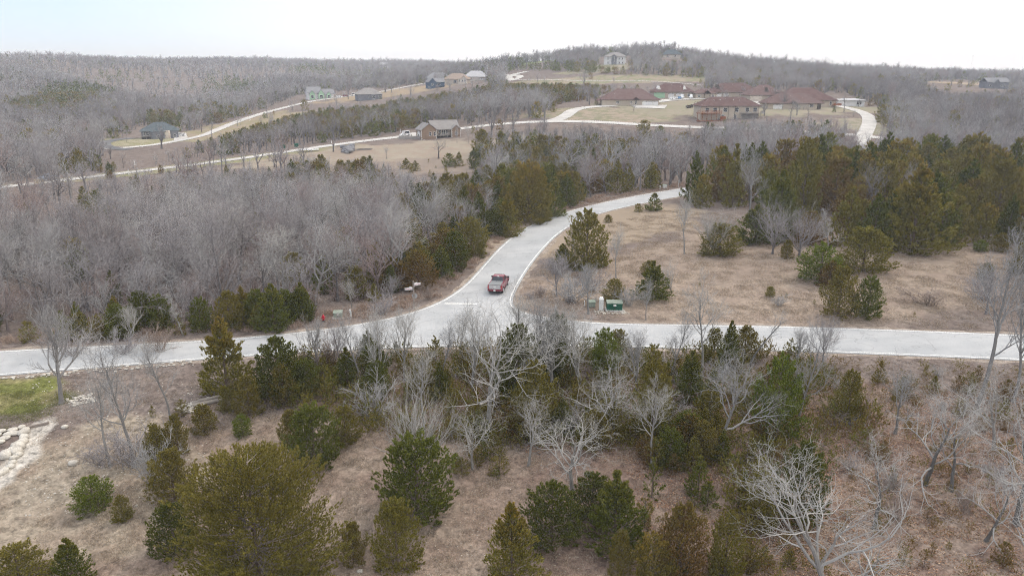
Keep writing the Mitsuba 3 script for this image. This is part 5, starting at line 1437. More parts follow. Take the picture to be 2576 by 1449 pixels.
# ---------------------------------------------------------------- cedars one can point to: foot, top v, width on the plate, hue
for u, v, top, w, hue, lab in (
    (655, 1475, 1140, 385, 'broad', 'huge broad olive cedar at the bottom, the largest of all'),
    (440, 1388, 1265, 128, 'deep', 'round dark green cedar touching the huge olive one'),
    (238, 1280, 1195, 102, 'bright', 'bright green cedar shrub on the stony slope'),
    (310, 1308, 1245, 52, 'olive', 'small olive cedar between the bright green shrub and the round dark cedar'),
    (440, 1258, 1128, 128, 'bronze', 'brownish cedar at the right end of the brush on the stony slope'),
    (55, 1475, 1372, 150, 'olive', 'olive cedar in the bottom left corner'),
    (185, 1470, 1352, 115, 'green', 'green cedar beside the corner cedar at the bottom left'),
    (792, 1165, 1012, 145, 'green', 'dark green cedar above the huge olive cedar'),
    (735, 1120, 1030, 70, 'bronze', 'brownish cedar half hidden behind the dark green one'),
    (870, 1110, 1020, 85, 'olive', 'olive cedar just right of the dark green one above the huge cedar'),
    (1000, 1425, 1253, 128, 'olive', 'egg shaped cedar standing alone in the dry grass'),
    (890, 1412, 1312, 76, 'bronze', 'thin brownish cedar between the huge cedar and the egg shaped one'),
    (1287, 1455, 1262, 165, 'olive_gold', 'large olive gold cedar at the bottom, right of centre'),
    (1388, 1360, 1212, 155, 'deep', 'dark green cedar under the pale crooked oak'),
    (1545, 1370, 1182, 190, 'green', 'wide green cedar right of the pale crooked oak'),
    (1490, 1300, 1190, 130, 'deep', 'dark cedar behind the wide green one'),
    (1050, 1290, 1085, 205, 'green', 'green cedar under the fan shaped bare tree'),
    (572, 985, 795, 155, 'olive_gold', 'tall pointed cedar with a golden tip at the roadside'),
    (705, 1000, 846, 140, 'deep', 'dark cedar group right of the golden tipped one'),
    (770, 985, 900, 80, 'green', 'green cedar at the right side of the dark roadside cedar'),
    (628, 1045, 943, 80, 'bronze', 'bronze cedar in front of the golden tipped one'),
    (515, 1086, 1015, 68, 'bronze', 'low bronze cedar beside the pile of old logs'),
    (572, 1035, 968, 40, 'olive', 'small pointed cedar at the end of the old logs'),
    (610, 1096, 1040, 48, 'bright', 'light green cedar seedling alone in the dry grass'),
    (716, 1020, 912, 62, 'bronze', 'slim bronze cedar before the dark roadside cedar'),
    (450, 1140, 1040, 60, 'bronze', 'thin brownish cedar below the slender tree on the stony slope'),
    (400, 1150, 1070, 70, 'olive', 'loose olive cedar in the brush of the stony slope'),
    (1300, 1010, 812, 130, 'deep', 'dark cedar in front of the road, left of the wide crowned oak'),
    (1400, 960, 780, 90, 'green', 'cedar standing out above the road behind the wide crowned oak'),
    (1345, 1090, 905, 130, 'olive', 'olive cedar in the thicket below the wide crowned oak'),
    (1520, 945, 822, 85, 'bright', 'bright green cedar before the road right of the wide crowned oak'),
    (1640, 1100, 900, 110, 'olive', 'tall olive cedar in the thicket left of the round crowned tree'),
    (1735, 1010, 880, 105, 'green', 'green cedar behind the round crowned bare tree'),
    (1832, 930, 805, 70, 'green', 'thin topped cedar crossing the road by the dead tree'),
    (1948, 1100, 885, 130, 'bright', 'wide bright olive cedar right of the round crowned tree'),
    (2130, 1056, 928, 78, 'olive', 'olive cedar alone on the bank under the road'),
    (1710, 1449, 1262, 130, 'rust', 'rusty brown cedar at the bottom'),
    (1640, 1465, 1342, 115, 'bronze_gold', 'cedar with orange tips at the bottom, left of the rusty one'),
    (1822, 1449, 1285, 95, 'olive', 'slim olive cedar right of the rusty one'),
    (2005, 1310, 1108, 140, 'deep', 'dark cedar behind the large leaning oak'),
    (1905, 1330, 1180, 90, 'olive', 'olive cedar left of the large leaning oak'),
    (1560, 1449, 1330, 70, 'bronze', 'thin see through cedar at the bottom, left of the orange tipped one'),
    (1475, 675, 524, 120, 'olive', 'lone pointed cedar at the inside of the curve'),
    (1415, 672, 612, 60, 'green', 'small cedar left of the lone pointed one'),
    (1645, 530, 485, 52, 'green', 'small round green cedar by the far part of the curve'),
    (1606, 533, 512, 26, 'bronze', 'little cedar left of the small round green one'),
    (1530, 560, 540, 22, 'bronze', 'tiny cedar bush at the edge of the field by the curve'),
    (1640, 752, 655, 110, 'green', 'spreading green cedar in the field behind the green utility box'),
    (1545, 757, 700, 60, 'olive', 'cedar right behind the white utility pedestal'),
    (1632, 690, 655, 45, 'bronze', 'small cedar left of the toppled tree'),
    (2108, 795, 668, 98, 'bronze', 'brown green cedar in the field, left one of a close pair'),
    (2180, 800, 690, 76, 'green', 'pointed green cedar in the field, right one of a close pair'),
    (2170, 682, 568, 130, 'olive', 'broad olive cedar in the field above the close pair'),
    (2062, 708, 608, 110, 'bright', 'bright green cedar on the left of the broad olive one'),
    (2085, 722, 655, 55, 'rust', 'rusty cedar between the bright green one and the close pair'),
    (1979, 650, 603, 36, 'bronze', 'small round cedar alone at the upper edge of the field'),
    (2290, 632, 412, 190, 'olive_gold', 'very large olive gold cedar at the edge of the right hand woods'),
    (2036, 612, 530, 92, 'rust', 'rusty round cedar at the foot of the right hand woods'),
    (1810, 640, 560, 110, 'olive', 'wide cedar under the pale fan shaped dead tree'),
    (1900, 610, 515, 135, 'green', 'wide green cedar at the edge of the woods behind the field'),
    (1937, 745, 720, 26, 'olive', 'tiny cedar seedling in the middle of the field'),
    (2515, 632, 585, 46, 'bronze', 'small bronze cedar at the right side of the field'),
    (2465, 632, 602, 36, 'bright', 'small light green cedar at the right side of the field'),
    (2572, 688, 605, 70, 'olive', 'olive cedar cut by the right edge above the field'),
    (2480, 700, 660, 40, 'olive', 'small cedar over the grey shrub at the right side of the field'),
    (1185, 642, 545, 108, 'olive', 'rounded olive cedar left of the curving road'),
    (1278, 595, 482, 75, 'olive_gold', 'golden orange cedar left of the curving road'),
    (1245, 595, 530, 70, 'deep', 'dark cedar at the left foot of the golden one'),
    (1052, 726, 628, 95, 'rust', 'rust topped dark cedar behind the street sign'),
    (1110, 700, 615, 75, 'green', 'green cedar beside the rust topped one'),
    (1145, 680, 580, 80, 'deep', 'dark cedar right of the rust topped one, nearer the curve'),
    (1330, 560, 402, 125, 'bronze_gold', 'tall bronze cedar above the curve, highest of its clump'),
    (1285, 520, 420, 80, 'olive', 'olive cedar left of the tall bronze one'),
    (1395, 545, 455, 75, 'green', 'green cedar right of the tall bronze one'),
    (1362, 556, 475, 60, 'olive', 'olive cedar at the foot of the tall bronze one'),
    (690, 830, 712, 110, 'green', 'bright dark cedar at the roadside left of the red hydrant'),
    (755, 805, 725, 65, 'deep', 'small dark cedar between the roadside cedar and the hydrant'),
    (1745, 505, 380, 75, 'green', 'tall green cedar hiding the far end of the curve'),
    (1842, 520, 362, 80, 'rust', 'tall rusty cedar by the far end of the curve'),
    (2015, 545, 345, 95, 'olive', 'very tall olive cedar in the right hand woods'),
    (1955, 600, 425, 130, 'green', 'grey green cedar before the very tall one'),
    (2125, 480, 372, 90, 'green', 'high green cedar in the right hand woods, right of the very tall one'),
    (2150, 560, 450, 110, 'rust', 'dark rusty cedar left of the very large olive gold one'),
    (2250, 470, 350, 110, 'bronze', 'high bronze cedar behind the very large olive gold one'),
    (2415, 585, 470, 100, 'olive', 'olive cedar right of the very large olive gold one'),
    (2500, 580, 400, 130, 'bronze', 'big bronze cedar near the right edge of the woods'),
    (2540, 480, 345, 90, 'olive', 'high olive cedar at the right edge of the woods'),
    (1212, 392, 325, 55, 'green', 'dark cedar at the right edge of the brown house yard'),
    (1130, 420, 385, 36, 'green', 'small cedar in the yard below the brown house'),
    (1155, 418, 382, 30, 'deep', 'darker small cedar in the yard below the brown house'),
    (1192, 425, 372, 38, 'olive', 'pale green pointed cedar in the yard below the brown house'),
    (1022, 425, 398, 36, 'green', 'left cedar of a small clump in the yard below the brown house'),
    (1045, 430, 404, 30, 'green', 'right cedar of a small clump in the yard below the brown house'),
    (1620, 335, 302, 42, 'deep', 'dark cedar in front of the road below the red roofed homes'),
    (1660, 338, 316, 26, 'olive', 'small olive cedar in front of the road below the red roofed homes'),
    (1500, 262, 246, 10, 'deep', 'thin dark cedar at the left end of the nearest long red roof'),
    (2222, 308, 262, 44, 'deep', 'dark cedar outside the bend of the pale road'),
):
    if v <= 1449:
        p = ground_at(u, v)
    else:
        d = ray(u, v); p = EYE + d * ((EYE[2] + 3.8) / -d[2])
    p[2] = land(p[0], p[1])
    h = height_to(p, u, top)
    f = plate(p)[2]
    W = w * f / FPX
    if hue == 'broad':
        key = plant(newkey('cedar_tree'), BIG, p, h / 9.4, 40, sx=W / 9.9)
    else:
        key = plant(newkey('cedar_tree'), pick(CED[hue]) if p[1] < 150 else pick(CEDMID), p, h / 6.05, rng.uniform(0, 360), sx=W / 3.75)
    say(key, lab, 'cedar tree')
    taken.append((p[0], p[1], max(.8, W * .36))); n_cedar += 1

for u, v, h, lab in ((94, 463, 1.5, 'straw yellow bush in front of the blue grey pickup, left of two'), (108, 461, 1.1, 'straw yellow bush in front of the blue grey pickup, right of two')):
    say(plant(newkey('yellow_bush'), STRAWBUSH, ground_at(u, v), h / 2.1, 0), lab, 'shrub')

# ---------------------------------------------------------------- leafless shrubs
for u, v, top, w, k, lab in (
    (330, 1165, 1085, 150, 0, 'dense grey brush round the thin trees on the stony slope'),
    (255, 1170, 1120, 90, 0, 'low lilac grey brush at the left of the thin trees'),
    (390, 1215, 1110, 110, 1, 'pale tangled brush before the brownish cedar on the slope'),
    (830, 930, 850, 110, 2, 'brown brush between the road and the dark cedars'),
    (940, 1050, 960, 130, 1, 'grey leaning brush at the left of the fan shaped tree'),
    (1405, 690, 640, 85, 0, 'grey shrub beside the lone pointed cedar'),
    (1440, 760, 690, 110, 1, 'wide grey shrub left of the white pedestal'),
    (1580, 770, 720, 70, 1, 'grey shrub behind the green utility box'),
    (1495, 730, 680, 80, 0, 'grey shrub in the field behind the utility boxes'),
    (2475, 755, 695, 100, 0, 'big round grey shrub at the right side of the field'),
    (2340, 768, 730, 120, 2, 'low brown shrub in the field right of the close pair of cedars'),
    (1960, 770, 742, 50, 1, 'small grey shrub left of the close pair of cedars'),
    (620, 790, 740, 60, 2, 'brown shrub at the roadside left'),
    (960, 790, 740, 70, 0, 'lilac shrub by the roadside left of the street sign'),
    (1080, 755, 715, 40, 2, 'dry brown shrub right of the street sign'),
    (310, 890, 840, 90, 0, 'grey brush at the left roadside'),
    (400, 885, 830, 80, 2, 'brown brush at the left roadside'),
    (180, 895, 840, 110, 0, 'wide grey brush at the far left roadside'),
    (2250, 1300, 1230, 90, 2, 'red brown dead shrub on the leaf litter, left of the oak pair'),
    (2430, 1290, 1235, 80, 2, 'red brown dead shrub under the black forked oak'),
):
    p = ground_at(u, v); h = height_to(p, u, top); W = w * plate(p)[2] / FPX
    key = plant(newkey('bare_shrub'), f'brush_{k}', p, h / 2.3, rng.uniform(0, 360), sx=W / 2.9)
    say(key, lab, 'shrub')

# ---------------------------------------------------------------- the woods
K = [Polygon(k) for k in (
    [(790, 366), (1000, 338), (1060, 313), (1170, 310), (1190, 350), (1200, 390), (1190, 430), (1080, 436), (1000, 415), (940, 393), (800, 393)],
    [(1370, 312), (1420, 260), (1510, 255), (1510, 224), (2100, 218), (2215, 285), (2222, 322), (2160, 318), (2130, 296), (1920, 290), (1760, 302), (1740, 324), (1600, 320)],
    [(265, 398), (290, 365), (360, 318), (450, 316), (460, 340), (640, 285), (780, 232), (855, 224), (960, 222), (970, 262), (850, 262), (700, 296), (470, 362), (330, 398)],
    [(860, 262), (960, 240), (1060, 200), (1080, 183), (1228, 183), (1228, 212), (1110, 230), (1000, 250)],
    [(1272, 208), (1288, 180), (1332, 178), (1760, 198), (1770, 221), (1500, 209)],
    [(1508, 130), (1582, 130), (1582, 166), (1508, 166)], [(1668, 130), (1715, 130), (1715, 149), (1668, 149)],
    [(2310, 206), (2500, 199), (2540, 200), (2540, 226), (2400, 229)], [(1308, 150), (1388, 138), (1388, 152), (1320, 158)],
    [(1165, 745), (1210, 680), (1290, 598), (1420, 540), (1600, 493), (1710, 479), (1705, 500), (1500, 540), (1400, 590), (1330, 670), (1285, 750)],
    [(1290, 770), (1420, 660), (1740, 680), (1850, 650), (2000, 650), (2250, 640), (2576, 610), (2576, 845), (1500, 812), (1330, 800)],
    [(1500, 545), (1710, 505), (1740, 590), (1600, 640), (1530, 640)],
    [(800, 835), (985, 806), (1115, 764), (1165, 742), (1230, 650), (1170, 690), (1040, 775), (800, 800)],
    [(830, 400), (1000, 400), (1190, 420), (1240, 440), (1220, 470), (1100, 462), (980, 440)],
    [(836, 147), (864, 147), (864, 160), (836, 160)], [(1000, 151), (1024, 151), (1024, 162), (1000, 162)], [(934, 154), (956, 154), (956, 166), (934, 166)], [(2006, 176), (2032, 176), (2032, 188), (2006, 188)],
    [(955, 163), (976, 163), (976, 174), (955, 174)],
    [(20, 460), (400, 417), (800, 365), (1000, 339), (1000, 352), (800, 386), (600, 414), (400, 440), (200, 464), (20, 486)],
)]
FARB = [plate(ground_at(u, v))[2] + 4 for u, v in ((850, 157), (1012, 160), (945, 163), (2018, 186), (965, 172))]
REACH = (345,  470, 660, 660, 770, 720, 690, 770, 800, 900, 215, 120, 195, 112, 285, *FARB, 300)
NEARER = [0] * 15 + [f - 220 for f in FARB] + [0]     # how far off each open place lies
THIN = [LineString(trail_).buffer(w) for trail_, w in (([(20, 470), (200, 447), (400, 425), (600, 400), (800, 372), (1000, 345)], 9), ([(1200, 318), (1400, 306), (1500, 308), (1740, 322)], 6), ([(2190, 305), (2180, 322), (2172, 340)], 16),
                                                       ([(60, 500), (300, 470)], 12), ([(560, 415), (700, 405)], 14))]
from shapely import contains_xy
FIELD = [Polygon(k) for k in ([(1290, 790), (1285, 735), (1340, 660), (1500, 548), (1720, 500), (1760, 560), (1740, 640), (1850, 660), (1960, 655), (2230, 650), (2380, 640), (2576, 600), (2576, 850), (1500, 812)],)]
# candidates on jittered lattices, finer near
cand = []
for y0, y1, sp in ((78, 130, 3.5), (130, 260, 4.3), (260, 520, 5.0), (520, 900, 6.0), (900, 1900, 12.0)):
    nx, ny = int(1.55 * y1 / sp), int((y1 - y0) / sp)
    X, Y = np.meshgrid((np.arange(nx) - nx / 2) * sp, y0 + np.arange(ny) * sp)
    X = X + rng.uniform(-.45, .45, X.shape) * sp; Y = Y + rng.uniform(-.45, .45, Y.shape) * sp
    cand.append(np.stack([X.ravel(), Y.ravel(), np.full(X.size, sp)], 1))
cand = np.vstack(cand)
zz = land(cand[:, 0], cand[:, 1])
P = np.column_stack([cand[:, :2], zz])
U, V, F = plate(P)
cover = meshkit.fbm(np.column_stack([P[:, :2] / 34.0, zz * 0]), 3, 1)
H = 10.6 * (0.72 + 0.5 * rng.random(len(P))) * (0.78 + .4 * cover) * np.where(cand[:, 1] > 900, 1.02, 1.0) * np.where(cand[:, 1] > 520, 1.08, 1.0)
ok = (U > -190) & (U < 2766) & (V < 1000)
# cedars: where and how likely (plate ellipses of their feet)
CEDZONES = [(330, 858, 170, 26, 1.3), (560, 842, 160, 30, 1.4), (720, 822, 120, 34, 1.4), (830, 800, 130, 24, .6), (1090, 690, 110, 60, .7), (1330, 520, 140, 60, .85), (1130, 560, 110, 60, .5), (930, 720, 130, 60, .4), (860, 480, 110, 40, .7), (1420, 420, 240, 34, .9), (1250, 410, 60, 30, .8),
            (1560, 500, 120, 30, .5), (2200, 500, 420, 75, .96), (1950, 560, 230, 90, .85), (2250, 550, 330, 95, 1.6), (2500, 540, 260, 90, 1.6), (2250, 460, 330, 34, 1.3), (1850, 560, 130, 70, .8), (2450, 490, 200, 50, .96), (1820, 480, 110, 30, .5), (860, 320, 190, 30, .75), (620, 350, 90, 18, .6), (1080, 275, 140, 22, .7), (1330, 245, 170, 26, .75),
            (420, 310, 60, 10, .8), (560, 300, 110, 14, .6), (280, 440, 140, 30, .45), (760, 470, 40, 20, .5), (600, 480, 120, 30, .25), (180, 250, 120, 25, .95), (560, 225, 90, 16, .95), (300, 200, 90, 14, .95), (780, 180, 60, 10, .95), (120, 280, 120, 22, .95),
            (900, 200, 110, 14, .55), (1220, 170, 130, 14, .6), (1450, 185, 130, 14, .8), (1650, 192, 120, 10, .45), (2000, 205, 120, 10, .4), (2330, 222, 140, 10, .5), (2480, 218, 60, 14, .4), (1900, 225, 60, 12, .3), (150, 560, 170, 40, .25), (450, 520, 150, 30, .2)]
cp = np.where(cand[:, 1] < 260, .05, .07) + np.where((cover < .40) & (cand[:, 1] > 300), .22, 0)
for cu, cv, ru, rv, pr in CEDZONES:
    d = ((U - cu) / ru) ** 2 + ((V - cv) / rv) ** 2
    cp = np.maximum(cp, np.minimum(pr * np.clip(1.5 - d, 0, 1), .95))
clumps = meshkit.fbm(np.column_stack([P[:, :2] / 16.0, zz * 0]), 2, 8)
cp = np.where((U > 1740) & (V > 430) & (V < 660), cp * (0.80 + 0.2 * (clumps > .42)), cp)
isced = rng.random(len(P)) < cp
H = np.where(isced, H * np.where(cand[:, 1] < 130, .52, .66) * np.where((U > 1740) & (V > 430), 1.5, 1.0), H)
edge_row = (V > 770) & (U < 900)
H = np.where(edge_row, H * .72, H)
# not on roads, yards or fields
near_road = contains_xy(road_union.buffer(2.2), P[:, 0], P[:, 1])
ok &= ~near_road
below = contains_xy(Polygon(np.vstack([lower, [(-400, 40), (-400, -300), (400, -300), (400, 60)]])).buffer(2), P[:, 0], P[:, 1])
ok &= ~below
for f in FIELD:
    ok &= ~contains_xy(f, U, V)
# sight over open land stays open: the trees there stand aside, or are young and low
def in_the_way(idx):
    tp = P[idx].copy(); tp[:, 2] += H[idx]
    _, tv, _ = plate(tp)
    hw = H[idx] * np.where(isced[idx], .26, .3) * FPX / F[idx]
    hit, thin = np.zeros(len(idx)), np.zeros(len(idx))
    for t in (0.0, .25, .5, .72, .92):
        for o in (-.6, 0, .6):
            a, b = U[idx] + o * hw, V[idx] + (tv - V[idx]) * t
            for g, far_off, from_ in zip(K, REACH, NEARER):
                hit = np.maximum(hit, contains_xy(g, a, b) & (F[idx] < far_off) & (F[idx] > from_))
            for g in THIN:
                thin = np.maximum(thin, contains_xy(g, a, b))
    lot = rng.random((2, len(idx)))
    return ((hit > 0) & (lot[0] > .015)) | ((thin > 0) & (lot[1] > np.where(isced[idx], .06, .14)))


bad = np.nonzero(ok)[0]
bad = bad[in_the_way(bad)]
ok[bad] = False
for shrink in (.62, .62):
    bad = bad[(F[bad] > 180) & (H[bad] > 3)]
    H[bad] *= shrink
    still = in_the_way(bad)
    ok[bad[~still]] = True
    bad = bad[still]
top = P.copy(); top[:, 2] += H
# hidden behind a rise
vis = np.ones(len(P), bool)
for t in np.linspace(.3, .97, 30):
    q = EYE + (top - EYE) * t
    vis &= land(q[:, 0], q[:, 1]) + np.where(q[:, 1] > 300, 4.0, 0) < q[:, 2] + 1.0
ok &= vis
grove = (U > 1740) & (V > 430) & (V < 660)
ok &= ~(grove & ((clumps < .42) | (rng.random(len(P)) < .40)))
tx = np.array(taken)
tree = cKDTree(tx[:, :2])
dist, idx = tree.query(P[:, :2])
ok &= dist > tx[idx, 2] + 1.0
sel = np.nonzero(ok)[0]
sel = sel[np.argsort(F[sel])]


MARKS = [(60, 860, 'the left edge by the road'), (250, 850, 'the left roadside'), (460, 845, 'the light stemmed roadside tree'), (667, 740, 'the sprawling drooping oak'), (814, 790, 'the red hydrant'), (960, 760, 'the street sign'), (982, 690, 'the huge sprawling oak'),
         (1052, 700, 'the rust topped cedar'), (1190, 640, 'the rounded olive cedar'), (1278, 590, 'the golden cedar'), (1360, 540, 'the tall bronze cedar'), (1500, 505, 'the middle of the curve'), (1670, 470, 'the box beyond the curve'), (1745, 505, 'the far end of the curve'),
         (1842, 520, 'the tall rusty cedar'), (1955, 590, 'the grey green cedar'), (2015, 540, 'the very tall cedar'), (2085, 620, 'the silvery dead cedar'), (2150, 560, 'the dark rusty cedar'), (2290, 600, 'the very large olive gold cedar'), (2415, 570, 'the right end of the field'),
         (2540, 500, 'the right edge'), (100, 470, 'the blue grey pickup'), (300, 460, 'the left stretch of the valley road'), (560, 420, 'the middle of the valley road'), (780, 400, 'the pale flat trailer'), (1110, 400, 'the brown house'), (1000, 470, 'the rough ground below the brown house'),
         (1212, 390, 'the yard edge of the brown house'), (1420, 400, 'the lane to the red roofed homes'), (1640, 380, 'the dark cedar below the red roofs'), (1835, 370, 'the red wooden deck'), (2000, 360, 'the front right red roof'), (2165, 400, 'the bend of the pale road'), (2400, 400, 'the grey woods on the right'),
         (150, 720, 'the left edge of the deep woods'), (150, 600, 'the upper left of the woods'), (400, 680, 'the heart of the left woods'), (430, 560, 'the upper middle of the left woods'), (760, 600, 'the woods above the sprawling oak'), (850, 500, 'the cedar clump below the trailer'), (1130, 560, 'the woods left of the bronze cedar')]
MK = np.array([(a, b * 1.6) for a, b, _ in MARKS])


def place_words(u, v, y):
    d = MK - np.array([u, v * 1.6])
    i = int(np.argmin((d ** 2).sum(1)))
    a, b, w = MARKS[i]
    du, dv = u - a, v - b
    if abs(du) < 22 and abs(dv) < 14:
        return 'close to ' + w
    if abs(du) > 1.6 * abs(dv) * 1.6:
        return ('right of ' if du > 0 else 'left of ') + w if 'edge' not in w else 'by ' + w
    return ('below ' if dv > 0 else 'behind ') + w


sombre = meshkit.fbm(np.column_stack([P[:, :2] / 75.0, zz * 0]), 3, 21)       # stands of darker barked trees
nb = nc = 0
for k in sel:
    p, u, v, y, h = P[k], U[k], V[k], F[k], H[k]
    rz, jit = rng.uniform(0, 360), rng.uniform(.88, 1.12)
    if isced[k]:
        grp = pick(CED[pick(['green', 'olive', 'bronze', 'deep', 'olive', 'rust', 'olive_gold', 'green'])]) if y < 92 else pick(CEDMID + [CEDMID[2], CEDMID[3], CEDMID[4], CEDMID[6]]) if y < 260 else pick(CEDLOW) if y < 620 else pick(CEDFAR)
        sx = h / 6.05 * jit * (1.12 if y < 260 else 1.3)
        if n_cedar < 300:
            key = plant(newkey('cedar_tree'), grp, p, h / 6.05, rz, sx=sx); n_cedar += 1
            hue_word = HUEWORD.get(grp, 'dark')
            say(key, f"{'tall' if h > 7.5 else 'middling' if h > 5.2 else 'low'} {hue_word} cedar {place_words(u, v, y)}", 'cedar tree')
            labels[key]['group'] = 'cedars ' + place_words(u, v, y)
        else:
            nc += 1
            plant(f'cedar_woods__{nc:05d}', grp, p, h / 6.05, rz, sx=sx)
    else:
        dk = rng.random() < np.clip((sombre[k] - .48) * 9, .05, .8) * (.3 if y < 260 else 1.0)
        grp = pick(MIDD if dk else MID) if y < 185 else pick(LOWD if dk else LOW) if y < 640 else pick(FARD if dk else FAR)
        if n_bare < 300:
            key = plant(newkey('bare_tree'), grp, p, h / 11.6, rz, sx=h / 11.6 * jit * 1.1); n_bare += 1
            kw = next((w for t, w in (('oak', 'spreading'), ('maple', 'round crowned'), ('tall', 'slim'), ('fan', 'broom shaped')) if t in grp), '')
            say(key, f"{'tall' if h > 11 else 'middling' if h > 8.5 else 'low'} {kw} bare tree {place_words(u, v, y)}", 'bare tree')
            labels[key]['group'] = 'bare trees ' + place_words(u, v, y)
        else:
            nb += 1
            plant(f'bare_woods__{nb:05d}', grp, p, h / 11.6, rz, sx=h / 11.6 * jit * (1.15 if y < 520 else 1.3 if y < 900 else 1.75))
say('bare_woods', 'grey leafless woods covering the valley and hills', kind='stuff')
say('cedar_woods', 'dark cedars scattered through the far woods', kind='stuff')

# ---------------------------------------------------------------- thickets of young cedars below the road
THICK = (
    ([(650, 905), (1200, 890), (2000, 895), (2010, 1090), (1880, 1180), (1650, 1160), (1320, 1130), (1180, 1090), (900, 1020)], 80, (1.7, 4.2), ['olive', 'bronze', 'green', 'olive', 'bronze', 'olive', 'green', 'rust'], 'the thicket under the road'),
    ([(1100, 1060), (1330, 1080), (1320, 1215), (1130, 1190)], 20, (1.2, 2.8), ['bright', 'bronze', 'olive'], 'the fan tree saplings'),
    ([(1560, 1130), (1990, 1140), (1960, 1320), (1640, 1260)], 30, (1.8, 3.8), ['olive', 'bronze', 'green', 'rust'], 'the thicket by the leaning oak'),
    ([(1600, 1300), (2000, 1320), (2000, 1449), (1600, 1449)], 18, (1.2, 2.8), ['olive', 'bronze', 'rust', 'green'], 'the clump round the rusty cedar'),
    ([(2050, 930), (2576, 950), (2576, 1090), (2060, 1080)], 24, (1.0, 2.6), ['bronze', 'rust', 'olive'], 'the bank under the road'),
    ([(2120, 1120), (2560, 1120), (2560, 1449), (2200, 1449)], 22, (.6, 1.9), ['rust', 'bronze', 'rust'], 'the leaf litter under the oaks'),
    ([(1340, 720), (1700, 690), (2000, 700), (2500, 640), (2500, 800), (1700, 790)], 12, (.35, .8), ['bronze', 'olive'], 'the dry field'),
    ([(980, 400), (1240, 410), (1230, 460), (1000, 440)], 12, (.8, 2.2), ['bronze', 'olive'], 'the ground below the brown house'),
    ([(215, 878), (500, 860), (640, 848), (800, 834), (812, 815), (770, 785), (620, 806), (480, 824), (210, 848)], 34, (1.6, 5.0), ['olive', 'bronze', 'green', 'olive', 'green', 'bronze'], 'the row along the left road'),
    ([(0, 892), (210, 880), (205, 850), (0, 862)], 6, (1.8, 3.8), ['olive', 'green'], 'the far left roadside'),
    ([(880, 790), (1000, 750), (1130, 690), (1190, 640), (1130, 640), (1000, 690), (880, 740)], 14, (2.0, 4.6), ['deep', 'green', 'olive', 'rust'], 'the clump behind the street sign'),
    ([(380, 1040), (480, 1030), (470, 1140), (380, 1150)], 4, (1.0, 2.2), ['bronze', 'olive'], 'the stony slope'),
)
from shapely import prepare
KERB = road_union.simplify(.2).buffer(.9)
prepare(KERB)
COLOUR = {'deep': 'dark green', 'olive': 'olive', 'bronze': 'bronze', 'green': 'green', 'rust': 'rusty', 'bright': 'light green'}
SIDE = lambda t: ('left end of', 'left part of', 'middle of', 'right part of', 'right end of')[min(4, int(t * 5))]  # noqa: E731
for poly, n, hs, hues, where in THICK:
    g = Polygon(poly); x0, y0, x1, y1 = g.bounds
    done = tries = 0
    while done < n and tries < 4000:
        tries += 1
        u, v = rng.uniform(x0, x1), rng.uniform(y0, y1)
        if not g.contains(Point(u, v)):
            continue
        p = ground_at(u, v)
        if contains_xy(KERB, p[0], p[1]):
            continue
        h = rng.uniform(*hs)
        hue = pick(hues)
        key = plant(newkey('cedar_sapling'), *((pick(CED[hue]), p, h / 6.05, rng.uniform(0, 360), h / 6.05 * rng.uniform(1.0, 1.4)) if h > 3.6 and hue in CED else (pick(SAP.get(hue, SAP['green'])), p, h / 3.05, rng.uniform(0, 360), h / 3.05 * rng.uniform(1.0, 1.5))))
        row = ('upper row', 'middle', 'lower row')[min(2, int((v - y0) / (y1 - y0) * 3))]
        say(key, f"{'tall' if h > hs[0] * .4 + hs[1] * .6 else 'small'} {COLOUR[hue]} young cedar, {row}, {SIDE((u - x0) / (x1 - x0))} {where}", 'young cedar', 'young cedars in ' + where)
        done += 1
for poly, n, hs, where in (([(650, 905), (2000, 900), (2000, 1090), (1180, 1100), (900, 1020)], 22, (1.0, 2.4), 'the thicket under the road'), ([(2050, 930), (2576, 950), (2576, 1400), (2200, 1300), (2060, 1080)], 20, (.8, 1.8), 'the leaf litter on the right'),
                           ([(300, 890), (0, 900), (0, 870), (480, 852), (800, 826), (990, 790), (1120, 750), (1010, 800)], 24, (.8, 2.0), 'the left roadside'), ([(1300, 700), (1500, 700), (1600, 780), (1340, 790)], 10, (.6, 1.3), 'the field by the utility boxes')):
    g = Polygon(poly).convex_hull if len(poly) < 7 else Polygon(poly).buffer(0); x0, y0, x1, y1 = g.bounds
    done = tries = 0
    while done < n and tries < 4000:
        tries += 1
        u, v = rng.uniform(x0, x1), rng.uniform(y0, y1)
        if not g.contains(Point(u, v)):
            continue
        p = ground_at(u, v)
        if contains_xy(KERB, p[0], p[1]):
            continue
        done += 1
        h = rng.uniform(*hs)
        c = int(rng.integers(3))
        key = plant(newkey('bare_shrub'), f'brush_{c}', p, h / 2.3, rng.uniform(0, 360), sx=h / 2.3 * rng.uniform(.9, 1.3))
        say(key, f"{'knee high' if h < 1.2 else 'tall'} {('lilac grey', 'grey', 'brown')[c]} leafless shrub {SIDE((u - x0) / (x1 - x0))} {where}", 'shrub', 'leafless shrubs in ' + where)

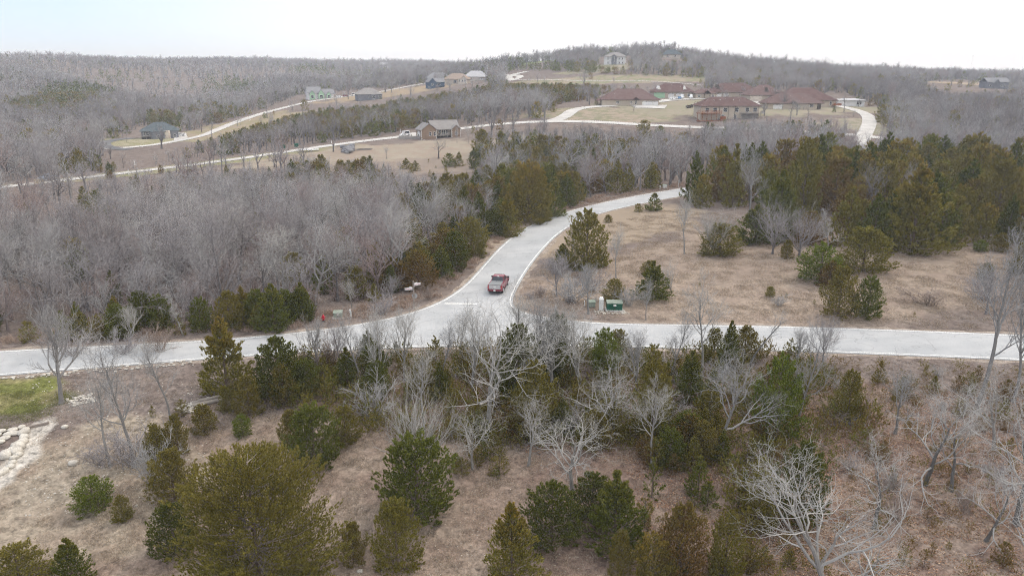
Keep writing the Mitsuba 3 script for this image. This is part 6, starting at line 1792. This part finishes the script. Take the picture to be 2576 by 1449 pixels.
# ---------------------------------------------------------------- low undergrowth
for i, (h, tip) in enumerate((('rust', 'bronze'), ('bronze', None), ('olive', 'bronze'), ('green', 'olive'))):
    stock_cedar(f'under_{i}', joined=True, seed=150 + i, H=1.1, W=1.25, hue=h, shape='egg', tiphue=tip, detail=2, boughs=13, leaf=.13, sprays=9)
sow('undergrowth', ['under_0', 'under_1', 'under_2', 'under_3', 'under_2', 'under_3'], [(-26, 66), (-14, 60), (-5, 58), (8, 57), (14, 54), (24, 52), (34, 60), (32, 74), (0, 76.5), (-24, 73.5)], 1050, .8, 2.0)
sow('undergrowth', ['under_0', 'under_1', 'under_0'], [(24, 46), (34, 40), (52, 48), (60, 70), (34, 73), (30, 60)], 320, .4, 1.3)
sow('undergrowth', ['under_0', 'under_1', 'under_2'], [(8, 38), (24, 38), (26, 48), (12, 48)], 90, .5, 1.3)
for i, b in enumerate(('mauve', 'rosy', 'brown')):
    stock(f'light_brush_{i}', {'stems': (*brush(220 + i, bark=b, stems=22, detail=2), 'bark')})
sow('woods_brush', ['light_brush_0', 'light_brush_1', 'light_brush_2', 'light_brush_0'], [(-62, 84), (-40, 83), (-22, 88), (-12, 98), (-9, 118), (-4, 140), (-30, 150), (-75, 130)], 420, .6, 1.25)
say('woods_brush', 'tangled leafless brush under the woods left of the junction', kind='stuff')
say('undergrowth', 'russet and olive low brush in the thicket and on the bank', kind='stuff')

# things alike in looks and whereabouts are told apart by their order
ORD = ['leftmost', 'second from left', 'third from left', 'fourth from left', 'fifth from left', 'sixth from left', 'seventh from left', 'eighth from left']
same = {}
for k, e in labels.items():
    if 'category' in e and scene.get(k, {}).get('type') == 'instance':
        same.setdefault(e['label'], []).append(k)
for lab, ks in same.items():
    if len(ks) > 1:
        ks.sort(key=lambda k: plate(np.array(scene[k]['to_world'].matrix)[:3, 3])[0])
        for i, k in enumerate(ks):
            labels[k]['label'] = lab + ', ' + ('rightmost' if i == len(ks) - 1 else ORD[min(i, 7)])
            if len(labels[k]['label'].replace(',', ' ').split()) > 16:
                labels[k]['label'] = labels[k]['label'].replace('young cedar', 'cedar').replace(' leafless', '').replace(' row,', ',').replace('second from left', 'second').replace('third from left', 'third')
# ---------------------------------------------------------------- air
scene['air'] = {'type': 'homogeneous', 'albedo': {'type': 'rgb', 'value': [0.94, 0.952, 0.97]}, 'sigma_t': {'type': 'rgb', 'value': [0.00024, 0.00026, 0.00029]}}
zlo, zhi = float(GZ.min()) - 1.5, max(float(GZ.max()) + 30, 124.0)
scene['haze'] = {'type': 'cube', 'to_world': T().translate([0, 1725, (zlo + zhi) / 2]).scale([3200, 2000, (zhi - zlo) / 2]),
                 'bsdf': {'type': 'null'}, 'interior': {'type': 'ref', 'id': 'air'}}
say('haze', 'thin pale haze over the far hills', kind='stuff')
